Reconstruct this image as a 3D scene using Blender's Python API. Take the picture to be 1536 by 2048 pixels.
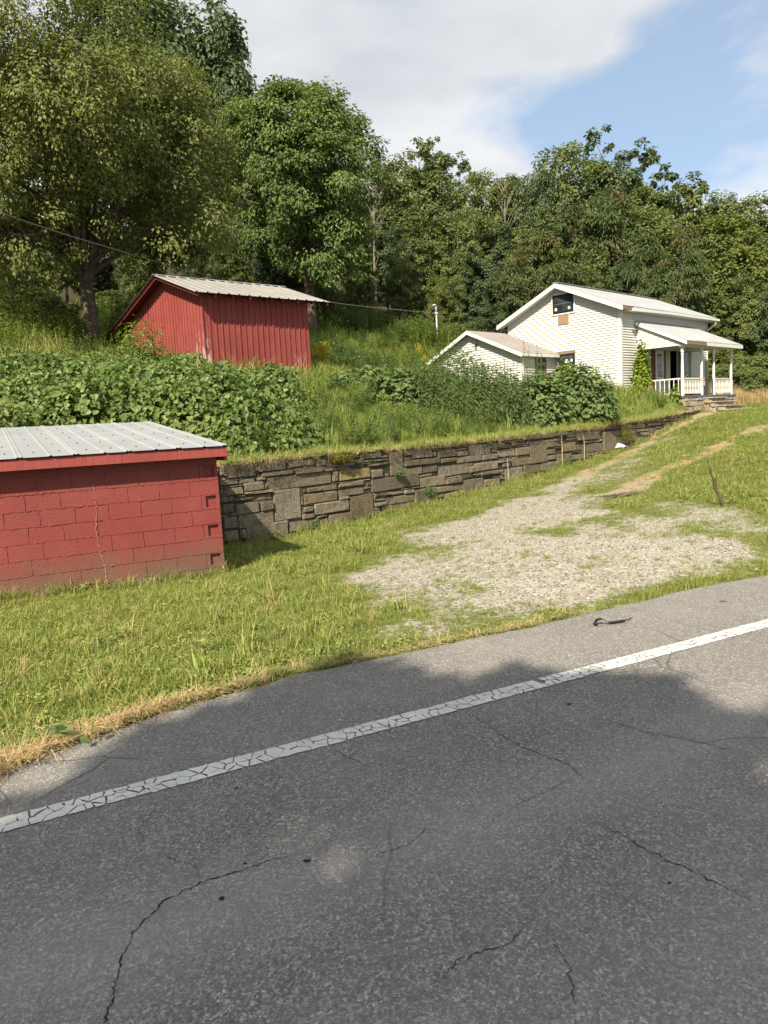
import bpy, math, random
import numpy as np
from mathutils import Vector, Matrix
for o in list(bpy.data.objects): bpy.data.objects.remove(o)
SC = bpy.context.scene
COL = SC.collection
R = math.radians
# ---------------------------------------------------------------- camera
FPX = 1480.0
cam = bpy.data.cameras.new('camera'); cam.sensor_fit = 'VERTICAL'; cam.sensor_height = 36.0
cam.lens = FPX/2048*36.0; cam.clip_end = 2000; cam.clip_start = 0.05
camo = bpy.data.objects.new('camera', cam); COL.objects.link(camo)
p_, r_ = R(6.7), R(3.1)
F_ = Vector((0, math.cos(p_), -math.sin(p_))); R0 = Vector((1, 0, 0)); U0 = Vector((0, math.sin(p_), math.cos(p_)))
RR = R0*math.cos(r_)-U0*math.sin(r_); UU = U0*math.cos(r_)+R0*math.sin(r_)
M_ = Matrix((RR, UU, -F_)).transposed().to_4x4(); M_.translation = Vector((0, 0, 1.6))
camo.matrix_world = M_
SC.camera = camo
# ---------------------------------------------------------------- sun and sky
SUN_EL, SUN_AZ = R(41), Vector((-0.375, -0.927))   # azimuth vector points to the sun
to_sun = Vector((SUN_AZ.x*math.cos(SUN_EL), SUN_AZ.y*math.cos(SUN_EL), math.sin(SUN_EL))).normalized()
sl = bpy.data.lights.new('sun', 'SUN'); sl.energy = 5.0; sl.angle = R(0.55); sl.color = (1.0, 0.90, 0.71)
so = bpy.data.objects.new('sun', sl); COL.objects.link(so)
so.rotation_euler = to_sun.to_track_quat('Z', 'Y').to_euler(); so.location = (-20, -50, 50)
W = bpy.data.worlds.new('World'); SC.world = W; W.use_nodes = True
wn, wl = W.node_tree.nodes, W.node_tree.links
for n in list(wn): wn.remove(n)
def N(t, **k):
    n = wn.new(t)
    for a, b in k.items(): setattr(n, a, b)
    return n
out = N('ShaderNodeOutputWorld'); bg = N('ShaderNodeBackground'); bg.inputs[1].default_value = 0.078
sky = N('ShaderNodeTexSky', sky_type='NISHITA', sun_disc=False)
sky.sun_elevation = SUN_EL; sky.sun_rotation = math.atan2(SUN_AZ.x, SUN_AZ.y); sky.air_density = 1.0; sky.dust_density = 1.2; sky.ozone_density = 2.0
tc = N('ShaderNodeTexCoord')
mp = N('ShaderNodeMapping'); mp.inputs['Location'].default_value = (3.6, -3.79, -1.67); mp.inputs['Scale'].default_value = (1.0, 1.0, 2.2); mp.inputs['Rotation'].default_value = (0, 0, 0.1)
n1 = N('ShaderNodeTexNoise'); n1.inputs['Scale'].default_value = 2.2; n1.inputs['Detail'].default_value = 7; n1.inputs['Roughness'].default_value = 0.52; n1.inputs['Distortion'].default_value = 0.15
rp = N('ShaderNodeValToRGB'); rp.color_ramp.elements[0].position = 0.345; rp.color_ramp.elements[1].position = 0.455
n2 = N('ShaderNodeTexNoise'); n2.inputs['Scale'].default_value = 2.6; n2.inputs['Detail'].default_value = 5
rp2 = N('ShaderNodeValToRGB'); rp2.color_ramp.elements[0].position = 0.35; rp2.color_ramp.elements[1].position = 0.65
rp2.color_ramp.elements[0].color = (4.0, 4.25, 4.6, 1); rp2.color_ramp.elements[1].color = (6.2, 6.25, 6.35, 1)
sat = N('ShaderNodeMixRGB'); sat.blend_type = 'MIX'; sat.inputs[0].default_value = 0.32; sat.inputs[2].default_value = (5.2, 6.2, 7.2, 1)
mx = N('ShaderNodeMixRGB')
wl.new(tc.outputs['Generated'], mp.inputs[0]); wl.new(mp.outputs[0], n1.inputs['Vector']); wl.new(mp.outputs[0], n2.inputs['Vector'])
wl.new(n1.outputs['Fac'], rp.inputs[0]); wl.new(n2.outputs['Fac'], rp2.inputs[0])
wl.new(sky.outputs[0], sat.inputs[1]); wl.new(sat.outputs[0], mx.inputs[1]); wl.new(rp2.outputs[0], mx.inputs[2]); wl.new(rp.outputs[0], mx.inputs[0])
wl.new(mx.outputs[0], bg.inputs[0]); wl.new(bg.outputs[0], out.inputs[0])
SC.view_settings.view_transform = 'Standard'; SC.view_settings.look = 'None'; SC.view_settings.exposure = 1.0; SC.view_settings.gamma = 1.0
SC.render.engine = 'CYCLES'
SC.cycles.max_bounces = 6; SC.cycles.diffuse_bounces = 3; SC.cycles.transmission_bounces = 3; SC.cycles.transparent_max_bounces = 4
SC.cycles.sample_clamp_indirect = 6.0
# ---------------------------------------------------------------- helpers
rng = np.random.default_rng(7); random.seed(7)
def put(o, parent=None):
    COL.objects.link(o)
    if parent is not None: o.parent = parent
    return o
def tag(o, label=None, cat=None, group=None, kind=None):
    if label: o['label'] = label
    if cat: o['category'] = cat
    if group: o['group'] = group
    if kind: o['kind'] = kind
    return o
def empty(name, loc, rz=0.0):
    o = bpy.data.objects.new(name, None); o.empty_display_size = 0.2
    o.location = loc; o.rotation_euler = (0, 0, rz); return put(o)
def npmesh(name, V, Fc, mat, smooth=False, attrs=None):
    """V (n,3); Fc list of index arrays (each (m,k))"""
    me = bpy.data.meshes.new(name)
    V = np.asarray(V, np.float32)
    Fl = [np.asarray(f, np.int32) for f in (Fc if isinstance(Fc, list) else [Fc]) if len(f)]
    me.vertices.add(len(V)); me.vertices.foreach_set('co', V.ravel())
    nl = sum(f.size for f in Fl); npoly = sum(len(f) for f in Fl)
    me.loops.add(nl); me.polygons.add(npoly)
    me.loops.foreach_set('vertex_index', np.concatenate([f.ravel() for f in Fl]))
    tot = np.concatenate([np.full(len(f), f.shape[1], np.int32) for f in Fl])
    st = np.concatenate([[0], np.cumsum(tot)[:-1]]).astype(np.int32)
    me.polygons.foreach_set('loop_start', st); me.polygons.foreach_set('loop_total', tot)
    me.polygons.foreach_set('use_smooth', np.full(npoly, smooth, bool))
    for k, a in (attrs or {}).items():
        a = np.asarray(a, np.float32)
        if a.ndim == 1:
            at = me.attributes.new(k, 'FLOAT', 'POINT'); at.data.foreach_set('value', a)
        else:
            at = me.attributes.new(k, 'FLOAT_VECTOR', 'POINT'); at.data.foreach_set('vector', a.ravel())
    me.update(calc_edges=True); me.validate()
    if mat: me.materials.append(mat)
    return me
class MB:
    """collects convex pieces, then links them as one mesh object"""
    def __init__(s): s.v = []; s.f = []
    def hexa(s, P):
        b = len(s.v); s.v += [tuple(p) for p in P]
        for q in ((0, 3, 2, 1), (4, 5, 6, 7), (0, 1, 5, 4), (1, 2, 6, 5), (2, 3, 7, 6), (3, 0, 4, 7)): s.f.append(tuple(b+i for i in q))
        return s
    def box(s, x0, x1, y0, y1, z0, z1):
        return s.hexa([(x0, y0, z0), (x1, y0, z0), (x1, y1, z0), (x0, y1, z0), (x0, y0, z1), (x1, y0, z1), (x1, y1, z1), (x0, y1, z1)])
    def cbox(s, x0, x1, y0, y1, z0, z1, c=0.006):
        """box with chamfered edges"""
        b = len(s.v); X = (x0, x1); Y = (y0, y1); Z = (z0, z1); idx = {}
        for i in (0, 1):
            for j in (0, 1):
                for k in (0, 1):
                    sx, sy, sz = (1, -1)[i]*c, (1, -1)[j]*c, (1, -1)[k]*c
                    for a, p in (('x', (X[i], Y[j]+sy, Z[k]+sz)), ('y', (X[i]+sx, Y[j], Z[k]+sz)), ('z', (X[i]+sx, Y[j]+sy, Z[k]))):
                        idx[(i, j, k, a)] = len(s.v); s.v.append(p)
        g = lambda *a: idx[a]
        F = []
        F.append((g(0,0,0,'x'), g(0,0,1,'x'), g(0,1,1,'x'), g(0,1,0,'x'))); F.append((g(1,0,0,'x'), g(1,1,0,'x'), g(1,1,1,'x'), g(1,0,1,'x')))
        F.append((g(0,0,0,'y'), g(1,0,0,'y'), g(1,0,1,'y'), g(0,0,1,'y'))); F.append((g(0,1,0,'y'), g(0,1,1,'y'), g(1,1,1,'y'), g(1,1,0,'y')))
        F.append((g(0,0,0,'z'), g(0,1,0,'z'), g(1,1,0,'z'), g(1,0,0,'z'))); F.append((g(0,0,1,'z'), g(1,0,1,'z'), g(1,1,1,'z'), g(0,1,1,'z')))
        for i in (0, 1):
            for j in (0, 1):
                F.append((g(i,j,0,'x'), g(i,j,1,'x'), g(i,j,1,'y'), g(i,j,0,'y')))
                F.append((g(i,0,j,'x'), g(i,1,j,'x'), g(i,1,j,'z'), g(i,0,j,'z')))
                F.append((g(0,i,j,'y'), g(1,i,j,'y'), g(1,i,j,'z'), g(0,i,j,'z')))
                for k in (0, 1): F.append((g(i,j,k,'x'), g(i,j,k,'y'), g(i,j,k,'z')))
        s.f += F; return s
    def tube(s, pts, rad, n=6, cap=True):
        pts = [Vector(p) for p in pts]; b0 = len(s.v)
        rad = [rad]*len(pts) if not hasattr(rad, '__len__') else rad
        up = Vector((0.13, 0.21, 1)).normalized()
        for i, p in enumerate(pts):
            d = (pts[min(i+1, len(pts)-1)]-pts[max(i-1, 0)])
            d = d.normalized() if d.length > 1e-9 else up
            a = d.cross(up)
            if a.length < 0.05: a = d.cross(Vector((1, 0, 0)))
            a.normalize(); c = d.cross(a)
            for k in range(n):
                t = 2*math.pi*k/n; s.v.append(tuple(p+(a*math.cos(t)+c*math.sin(t))*rad[i]))
        for i in range(len(pts)-1):
            for k in range(n):
                q = b0+i*n+k; r = b0+i*n+(k+1) % n; s.f.append((q, r, r+n, q+n))
        if cap:
            s.f.append(tuple(b0+k for k in range(n))[::-1]); s.f.append(tuple(b0+(len(pts)-1)*n+k for k in range(n)))
        return s
    def poly(s, P, d):
        """extrude planar polygon P by vector d"""
        b = len(s.v); n = len(P); d = Vector(d)
        s.v += [tuple(p) for p in P]+[tuple(Vector(p)+d) for p in P]
        s.f.append(tuple(range(b, b+n))[::-1]); s.f.append(tuple(range(b+n, b+2*n)))
        for i in range(n): j = (i+1) % n; s.f.append((b+i, b+j, b+n+j, b+n+i))
        return s
    def build(s, name, mat, parent=None, smooth=False):
        me = bpy.data.meshes.new(name); me.from_pydata(s.v, [], s.f); me.update()
        import bmesh
        bm = bmesh.new(); bm.from_mesh(me); bmesh.ops.recalc_face_normals(bm, faces=bm.faces); bm.to_mesh(me); bm.free()
        if smooth: me.polygons.foreach_set('use_smooth', [True]*len(me.polygons))
        if mat: me.materials.append(mat)
        return put(bpy.data.objects.new(name, me), parent)
def lattice(seed):
    return np.random.default_rng(seed).random((64, 64))
_L = {}
def vnoise(x, y, sc=1.0, seed=0, octv=3):
    """value noise in [0,1]"""
    x = np.asarray(x, float)/sc; y = np.asarray(y, float)/sc; tot = 0; amp = 1; s = 0
    for o in range(octv):
        g = _L.setdefault(seed+o, lattice(seed+o))
        xi = np.floor(x).astype(int); yi = np.floor(y).astype(int); fx = x-xi; fy = y-yi
        fx = fx*fx*(3-2*fx); fy = fy*fy*(3-2*fy)
        a = g[xi % 64, yi % 64]; b = g[(xi+1) % 64, yi % 64]; c = g[xi % 64, (yi+1) % 64]; d = g[(xi+1) % 64, (yi+1) % 64]
        s = s+amp*(a*(1-fx)*(1-fy)+b*fx*(1-fy)+c*(1-fx)*fy+d*fx*fy); tot += amp; amp *= 0.5; x = x*2+13.7; y = y*2+7.1
    return s/tot
def sstep(a, b, x):
    t = np.clip((x-a)/(b-a), 0, 1); return t*t*(3-2*t)
def inpoly(x, y, P):
    x = np.asarray(x); y = np.asarray(y); r = np.zeros(x.shape, bool); n = len(P)
    for i in range(n):
        x1, y1 = P[i]; x2, y2 = P[(i+1) % n]
        c = ((y1 > y) != (y2 > y)) & (x < (x2-x1)*(y-y1)/(y2-y1+1e-12)+x1); r ^= c
    return r
def polydist(x, y, P, closed=True):
    d = np.full(np.shape(x), 1e9); n = len(P)
    for i in range(n if closed else n-1):
        a = np.array(P[i]); b = np.array(P[(i+1) % n]); e = b-a
        t = np.clip(((x-a[0])*e[0]+(y-a[1])*e[1])/(e@e), 0, 1)
        d = np.minimum(d, np.hypot(x-a[0]-t*e[0], y-a[1]-t*e[1]))
    return d
# ---------------------------------------------------------------- materials
class Mt:
    def __init__(s, name):
        s.m = bpy.data.materials.new(name); s.m.use_nodes = True; s.n = s.m.node_tree.nodes; s.l = s.m.node_tree.links
        s.b = s.n['Principled BSDF']; s.o = s.n['Material Output']
    def node(s, t, ins=None, **k):
        n = s.n.new(t)
        for a, b in k.items(): setattr(n, a, b)
        for a, b in (ins or {}).items():
            if hasattr(b, 'is_output'): s.l.new(b, n.inputs[a])
            else: n.inputs[a].default_value = b
        return n
    def co(s, kind='Object', scale=(1, 1, 1)):
        t = s.node('ShaderNodeTexCoord'); m = s.node('ShaderNodeMapping', {0: t.outputs[kind], 'Scale': scale}); return m.outputs[0]
    def noise(s, v, sc, det=4, ro=0.55, dist=0):
        return s.node('ShaderNodeTexNoise', {'Vector': v, 'Scale': sc, 'Detail': det, 'Roughness': ro, 'Distortion': dist}).outputs['Fac']
    def vor(s, v, sc, feat='F1', out='Distance'):
        return s.node('ShaderNodeTexVoronoi', {'Vector': v, 'Scale': sc}, feature=feat).outputs[out]
    def ramp(s, f, stops):
        r = s.node('ShaderNodeValToRGB', {0: f}); e = r.color_ramp.elements
        while len(e) < len(stops): e.new(0.5)
        for i, (p, c) in enumerate(stops):
            e[i].position = p; e[i].color = (c if hasattr(c, '__len__') else (c, c, c))[:3]+(1,) if hasattr(c, '__len__') else (c, c, c, 1)
        return r.outputs[0]
    def mix(s, f, a, b, mode='MIX'):
        n = s.node('ShaderNodeMixRGB', blend_type=mode)
        for i, x in ((0, f), (1, a), (2, b)):
            if hasattr(x, 'is_output'): s.l.new(x, n.inputs[i])
            else: n.inputs[i].default_value = (tuple(x)+(1,) if hasattr(x, '__len__') and len(x) == 3 else x)
        return n.outputs[0]
    def math(s, op, a, b=0.0):
        n = s.node('ShaderNodeMath', operation=op)
        for i, x in ((0, a), (1, b)):
            if hasattr(x, 'is_output'): s.l.new(x, n.inputs[i])
            else: n.inputs[i].default_value = x
        return n.outputs[0]
    def attr(s, name, out='Fac'):
        return s.node('ShaderNodeAttribute', attribute_name=name).outputs[out]
    def sep(s, v):
        return s.node('ShaderNodeSeparateXYZ', {0: v}).outputs
    def bump(s, h, st=0.3, d=0.01):
        b = s.node('ShaderNodeBump', {'Height': h, 'Strength': st, 'Distance': d}); s.l.new(b.outputs[0], s.b.inputs['Normal']); return s
    def set(s, **k):
        for a, b in k.items():
            a = {'col': 'Base Color', 'rough': 'Roughness', 'metal': 'Metallic', 'spec': 'Specular IOR Level'}[a]
            if hasattr(b, 'is_output'): s.l.new(b, s.b.inputs[a])
            else: s.b.inputs[a].default_value = (tuple(b)+(1,) if a == 'Base Color' and len(b) == 3 else b)
        return s
    def rnd(s): return s.node('ShaderNodeObjectInfo').outputs['Random']
    def island(s): return s.node('ShaderNodeNewGeometry').outputs['Random Per Island']
MAT = {}
def simple(name, col, rough=0.7, var=0.15, sc=6, metal=0.0, bump=0.15, spec=0.3):
    m = Mt(name); v = m.co(); n = m.noise(v, sc, 5); d = tuple(c*(1-var) for c in col); l = tuple(min(1, c*(1+var)) for c in col)
    m.set(col=m.ramp(n, [(0.3, d), (0.7, l)]), rough=rough, metal=metal, spec=spec)
    if bump: m.bump(m.noise(v, sc*6, 4), bump, 0.01)
    MAT[name] = m.m; return m.m
def leafmat(name, cols, trans=0.35, rough=0.5, tone=False):
    """leaf colours picked at random leaf by leaf"""
    m = Mt(name); f = m.island()
    if tone: f = m.math('ADD', m.math('MULTIPLY', f, 0.55), m.math('MULTIPLY', m.attr('tone'), 0.45))
    k = len(cols); c = m.ramp(f, [(0.08+0.84*i/(k-1), cols[i]) for i in range(k)])
    m.set(col=c, rough=rough, spec=0.25)
    tcol = m.mix(1.0, c, (1.08, 1.18, 0.62), 'MULTIPLY')
    tr = m.node('ShaderNodeBsdfTranslucent', {0: tcol}); mxs = m.node('ShaderNodeMixShader', {0: trans, 1: m.b.outputs[0], 2: tr.outputs[0]})
    m.l.new(mxs.outputs[0], m.o.inputs[0]); MAT[name] = m.m; return m.m
# asphalt
def asphalt():
    m = Mt('asphalt'); v = m.co()
    agg = m.vor(v, 108, out='Color'); g = m.node('ShaderNodeRGBToBW', {0: agg}).outputs[0]
    agg2 = m.vor(v, 190, out='Color'); g2 = m.node('ShaderNodeRGBToBW', {0: agg2}).outputs[0]
    big = m.noise(v, 1.1, 5, 0.6); mid = m.noise(v, 7, 6, 0.7); fine = m.noise(v, 60, 4, 0.75)
    c = m.ramp(g, [(0.12, (0.096, 0.092, 0.089)), (0.42, (0.205, 0.195, 0.183)), (0.66, (0.300, 0.285, 0.265)), (0.90, (0.509, 0.482, 0.447))])
    c = m.mix(m.ramp(g2, [(0.28, 0.8), (0.50, 0.0)]), c, (0.104, 0.100, 0.099))
    c = m.mix(m.ramp(big, [(0.38, 0.0), (0.70, 0.40)]), c, (0.323, 0.299, 0.268))
    c = m.mix(m.ramp(mid, [(0.40, 0.35), (0.60, 0.0)]), c, (0.149, 0.145, 0.144))
    c = m.mix(m.ramp(fine, [(0.34, 0.6), (0.50, 0.0)]), c, (0.082, 0.080, 0.080))
    px, py, _ = m.sep(v)[0], m.sep(v)[1], 0
    dist = m.math('ADD', m.math('MULTIPLY', px, 0.0767), m.math('ADD', m.math('MULTIPLY', py, -0.1478), 0.6667))
    dist = m.math('ADD', dist, m.math('MULTIPLY', m.math('SUBTRACT', m.noise(v, 0.8, 3), 0.5), 0.05))
    path = m.ramp(dist, [(0.04, 0.10), (0.10, 0.0), (0.20, 0.0), (0.27, 0.30), (0.34, 0.0), (0.46, 0.22), (0.58, 0.0)])
    c = m.mix(path, c, (0.364, 0.340, 0.311))
    stain = m.ramp(m.noise(v, 2.3, 6, 0.7, 0.6), [(0.60, 0.0), (0.72, 0.38)])
    c = m.mix(stain, c, (0.109, 0.104, 0.101))
    dv = m.mix(0.09, v, m.node('ShaderNodeTexNoise', {'Vector': v, 'Scale': 3.2, 'Detail': 6.0}).outputs['Color'])
    ck = m.vor(dv, 1.15, 'DISTANCE_TO_EDGE'); msk = m.noise(v, 0.7, 3)
    line = m.math('MULTIPLY', m.ramp(ck, [(0.0, 1.0), (0.007, 0.0)]), m.ramp(msk, [(0.50, 0.0), (0.62, 0.55)]))
    c = m.mix(line, c, (0.04, 0.04, 0.04))
    m.set(col=c, rough=0.9, spec=0.2)
    h = m.math('SUBTRACT', m.math('ADD', m.math('MULTIPLY', g, 0.6), m.math('ADD', m.math('MULTIPLY', g2, 0.4), m.math('MULTIPLY', fine, 0.9))), m.math('MULTIPLY', line, 2.0))
    m.bump(h, 0.9, 0.008); MAT['asphalt'] = m.m
asphalt()
def ground_mat():
    """soil, straw and pale gravel; where each lies is stored on the mesh"""
    m = Mt('ground'); v = m.co()
    gr = m.attr('gravel'); st = m.attr('straw'); wd = m.attr('wood')
    n = m.noise(v, 3, 6, 0.6); n2 = m.noise(v, 24, 4, 0.7)
    soil = m.ramp(n, [(0.3, (0.075, 0.090, 0.022)), (0.55, (0.115, 0.135, 0.035)), (0.75, (0.160, 0.150, 0.060))])
    straw = m.ramp(n2, [(0.3, (0.22, 0.15, 0.07)), (0.7, (0.42, 0.31, 0.16))])
    peb = m.vor(v, 42, out='Color'); pg = m.node('ShaderNodeRGBToBW', {0: peb}).outputs[0]
    gv = m.ramp(pg, [(0.1, (0.145, 0.130, 0.105)), (0.45, (0.305, 0.283, 0.238)), (0.85, (0.45, 0.425, 0.37))])
    gv = m.mix(m.ramp(m.noise(v, 5, 5, 0.65), [(0.42, 0.0), (0.68, 0.55)]), gv, (0.21, 0.175, 0.125))
    gm = m.ramp(m.math('ADD', gr, m.math('ADD', m.math('MULTIPLY', m.math('SUBTRACT', n2, 0.5), 1.3), m.math('MULTIPLY', m.math('SUBTRACT', m.noise(v, 5, 5, 0.7), 0.5), 1.1))), [(0.36, 0.0), (0.58, 1.0)])
    sm = m.ramp(m.math('ADD', st, m.math('MULTIPLY', m.math('SUBTRACT', n2, 0.5), 0.5)), [(0.40, 0.0), (0.60, 1.0)])
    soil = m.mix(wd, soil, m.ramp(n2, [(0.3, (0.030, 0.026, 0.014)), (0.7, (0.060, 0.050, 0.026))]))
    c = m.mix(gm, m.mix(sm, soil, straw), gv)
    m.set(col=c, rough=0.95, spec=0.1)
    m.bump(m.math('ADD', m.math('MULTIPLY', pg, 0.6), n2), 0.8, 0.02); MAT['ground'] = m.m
ground_mat()
def red_block():
    m = Mt('red_block_paint'); t = m.node('ShaderNodeTexCoord'); v = t.outputs['Object']; r = m.rnd()
    # object space of the building: parts sit at the building's origin
    n = m.noise(v, 2.0, 5, 0.6); f = m.noise(v, 120, 3, 0.6); z = m.sep(v)[2]
    c = m.ramp(n, [(0.3, (0.185, 0.034, 0.031)), (0.7, (0.225, 0.044, 0.040))])
    c = m.mix(m.math('MULTIPLY', r, 0.35), c, (0.20, 0.044, 0.038))
    c = m.mix(m.ramp(m.noise(v, 0.9, 5, 0.65), [(0.45, 0.0), (0.72, 0.35)]), c, (0.265, 0.075, 0.065))
    sv = m.node('ShaderNodeMapping', {0: v, 'Scale': (5.5, 1, 0.35)}).outputs[0]
    c = m.mix(m.ramp(m.noise(sv, 2.2, 5, 0.65), [(0.56, 0.0), (0.74, 0.42)]), c, (0.135, 0.050, 0.038))
    c = m.mix(m.ramp(m.noise(v, 55, 3, 0.6), [(0.70, 0.0), (0.75, 0.4)]), c, (0.36, 0.17, 0.15))
    d = m.math('ADD', z, m.math('MULTIPLY', m.math('SUBTRACT', m.noise(v, 3.5, 5, 0.65), 0.5), -0.55))
    c = m.mix(m.ramp(d, [(0.10, 0.95), (0.26, 0.6), (0.62, 0.0)]), c, (0.125, 0.092, 0.060))
    m.set(col=c, rough=0.62, spec=0.35); m.bump(m.math('ADD', m.ramp(m.noise(v, 70, 2, 0.5), [(0.30, 0.0), (0.42, 1.0)]), m.noise(v, 28, 4, 0.7)), 0.7, 0.008); MAT['red_block_paint'] = m.m
red_block()
def red_wood(name, peel):
    m = Mt(name); t = m.node('ShaderNodeTexCoord'); v = t.outputs['Object']; r = m.rnd()
    mv = m.node('ShaderNodeMapping', {0: v, 'Scale': (9, 9, 0.7)}).outputs[0]
    g = m.noise(mv, 5, 6, 0.65); n = m.noise(v, 1.3, 4); z = m.math('MULTIPLY', m.sep(v)[2], 0.3)
    c = m.ramp(n, [(0.3, (0.215, 0.044, 0.040)), (0.7, (0.280, 0.066, 0.058))])
    c = m.mix(m.math('MULTIPLY', r, 0.4), c, (0.225, 0.048, 0.040))
    c = m.mix(m.ramp(g, [(0.35, 0.5), (0.5, 0.0)]), c, (0.14, 0.028, 0.024))
    w = m.math('ADD', m.math('MULTIPLY', m.math('SUBTRACT', g, 0.5), 2.2), m.ramp(z, [(0.0, peel), (0.80 if peel > .5 else 0.2, 0.0)]))
    c = m.mix(m.ramp(w, [(0.42, 0.0), (0.62, 0.9)]), c, (0.55, 0.47, 0.40))
    m.set(col=c, rough=0.75, spec=0.25); m.bump(g, 0.5, 0.01); MAT[name] = m.m
red_wood('red_board', 0.22); red_wood('red_board_peeling', 0.85)
def metal_roof(name, a, b, rust, rough=0.45, metal=0.35):
    m = Mt(name); v = m.co(); n = m.noise(v, 1.2, 5, 0.6); s = m.noise(m.co(scale=(6, 0.6, 1)), 3, 5, 0.65)
    c = m.ramp(n, [(0.3, a), (0.7, b)]); c = m.mix(m.ramp(s, [(0.5, 0.0), (0.75, rust)]), c, (0.30, 0.18, 0.11))
    m.set(col=c, rough=rough, metal=metal, spec=0.4); m.bump(m.noise(v, 14, 3), 0.12, 0.01); MAT[name] = m.m
metal_roof('roof_grey', (0.26, 0.275, 0.29), (0.32, 0.335, 0.35), 0.06, 0.5, 0.08)
metal_roof('roof_rusty', (0.215, 0.21, 0.205), (0.30, 0.295, 0.285), 0.42, 0.55, 0.12)
metal_roof('roof_house', (0.21, 0.225, 0.24), (0.27, 0.285, 0.30), 0.12, 0.55, 0.1)
metal_roof('roof_pinkish', (0.215, 0.195, 0.185), (0.27, 0.25, 0.24), 0.25, 0.6, 0.2)
def siding(name, a, b, dirt=0.22):
    m = Mt(name); v = m.co(); n = m.noise(v, 1.1, 5, 0.65); s = m.noise(m.co(scale=(4, 4, 0.8)), 2.4, 5, 0.7); r = m.rnd()
    c = m.mix(m.math('MULTIPLY', r, 0.3), m.ramp(n, [(0.3, a), (0.7, b)]), a)
    c = m.mix(m.ramp(s, [(0.48, 0.0), (0.8, dirt)]), c, (0.42, 0.36, 0.26))
    m.set(col=c, rough=0.55, spec=0.3); m.bump(m.noise(v, 9, 3), 0.1, 0.01); MAT[name] = m.m
siding('white_siding', (0.50, 0.50, 0.475), (0.56, 0.56, 0.535), 0.2); siding('white_trim', (0.58, 0.575, 0.54), (0.64, 0.635, 0.60), 0.25)
siding('cream_siding', (0.46, 0.43, 0.30), (0.54, 0.51, 0.38))
def stone_mat(name, cols, lichen=0.25, sc=9):
    m = Mt(name); t = m.node('ShaderNodeTexCoord'); r = m.rnd()
    off = m.node('ShaderNodeCombineXYZ', {0: m.math('MULTIPLY', r, 37.0), 1: m.math('MULTIPLY', r, 11.0)}).outputs[0]
    v = m.node('ShaderNodeVectorMath', {0: t.outputs['Object'], 1: off}, operation='ADD').outputs[0]
    base = m.ramp(r, [(0.08+0.84*i/(len(cols)-1), cols[i]) for i in range(len(cols))])
    n = m.noise(v, sc, 6, 0.7); n2 = m.noise(v, 3.0, 5, 0.6)
    c = m.mix(m.ramp(n, [(0.32, 0.7), (0.54, 0.0)]), base, (0.075, 0.066, 0.050))
    c = m.mix(m.ramp(n2, [(0.55, 0.0), (0.72, lichen)]), c, (0.19, 0.15, 0.075))
    c = m.mix(m.ramp(m.noise(v, 26, 4, 0.7), [(0.6, 0.0), (0.75, 0.5)]), c, (0.30, 0.28, 0.23))
    c = m.mix(m.ramp(m.noise(t.outputs['Object'], 1.6, 6, 0.7), [(0.54, 0.0), (0.68, 0.55)]), c, (0.085, 0.085, 0.04))
    c = m.mix(m.ramp(m.noise(m.node('ShaderNodeMapping', {0: t.outputs['Object'], 'Scale': (4, 4, .6)}).outputs[0], 2, 5, 0.7), [(0.54, 0.0), (0.7, 0.5)]), c, (0.055, 0.048, 0.04))
    m.set(col=c, rough=0.92, spec=0.15); m.bump(m.math('ADD', n, m.noise(v, 32, 5, 0.7)), 1.0, 0.06); MAT[name] = m.m
stone_mat('wall_stone', [(0.18, 0.152, 0.112), (0.275, 0.232, 0.168), (0.22, 0.188, 0.140), (0.33, 0.285, 0.21), (0.21, 0.185, 0.145), (0.26, 0.205, 0.138)])
stone_mat('lichen_stone', [(0.32, 0.25, 0.11), (0.34, 0.27, 0.12)], 0.7)
stone_mat('pale_stone', [(0.33, 0.29, 0.22), (0.31, 0.27, 0.20)], 0.15, 22)
stone_mat('rusty_stone', [(0.23, 0.18, 0.115), (0.22, 0.17, 0.105)], 0.5, 20)
stone_mat('tan_stone', [(0.42, 0.36, 0.26), (0.55, 0.48, 0.37), (0.35, 0.28, 0.19), (0.48, 0.43, 0.34)], 0.3)
simple('joint_earth', (0.045, 0.038, 0.028), 0.98, 0.4, 14, bump=0.6)
simple('earth_cap', (0.20, 0.15, 0.075), 0.98, 0.4, 14, bump=0.6)
simple('dark_timber', (0.030, 0.012, 0.010), 0.8, 0.3)
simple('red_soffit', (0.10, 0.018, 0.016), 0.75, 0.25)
simple('brown_board', (0.115, 0.045, 0.024), 0.7, 0.3, 10)
simple('osb', (0.25, 0.165, 0.115), 0.85, 0.35, 40)
simple('old_wood', (0.20, 0.14, 0.095), 0.85, 0.35, 18)
simple('black_frame', (0.012, 0.012, 0.014), 0.5, 0.2)
simple('black_paint', (0.02, 0.02, 0.022), 0.6, 0.3)
simple('slate_paint', (0.085, 0.10, 0.135), 0.7, 0.3, 12)
simple('dark_room', (0.012, 0.011, 0.010), 0.9, 0.2)
simple('galvanised', (0.42, 0.43, 0.43), 0.5, 0.15, metal=0.5)
simple('sticker', (0.72, 0.75, 0.62), 0.6, 0.05)
simple('seam_filler', (0.33, 0.15, 0.125), 0.8, 0.35, 30)
simple('cable_black', (0.05, 0.05, 0.05), 0.6, 0.1)
simple('wire_grey', (0.20, 0.20, 0.20), 0.5, 0.1)
simple('white_cloth', (0.72, 0.70, 0.66), 0.8, 0.15, 12)
simple('dead_wood', (0.105, 0.075, 0.052), 0.9, 0.45, 25, bump=0.7)
simple('dead_stem', (0.42, 0.32, 0.22), 0.85, 0.3)
simple('bark', (0.085, 0.068, 0.052), 0.95, 0.5, 7, bump=0.9)
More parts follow.
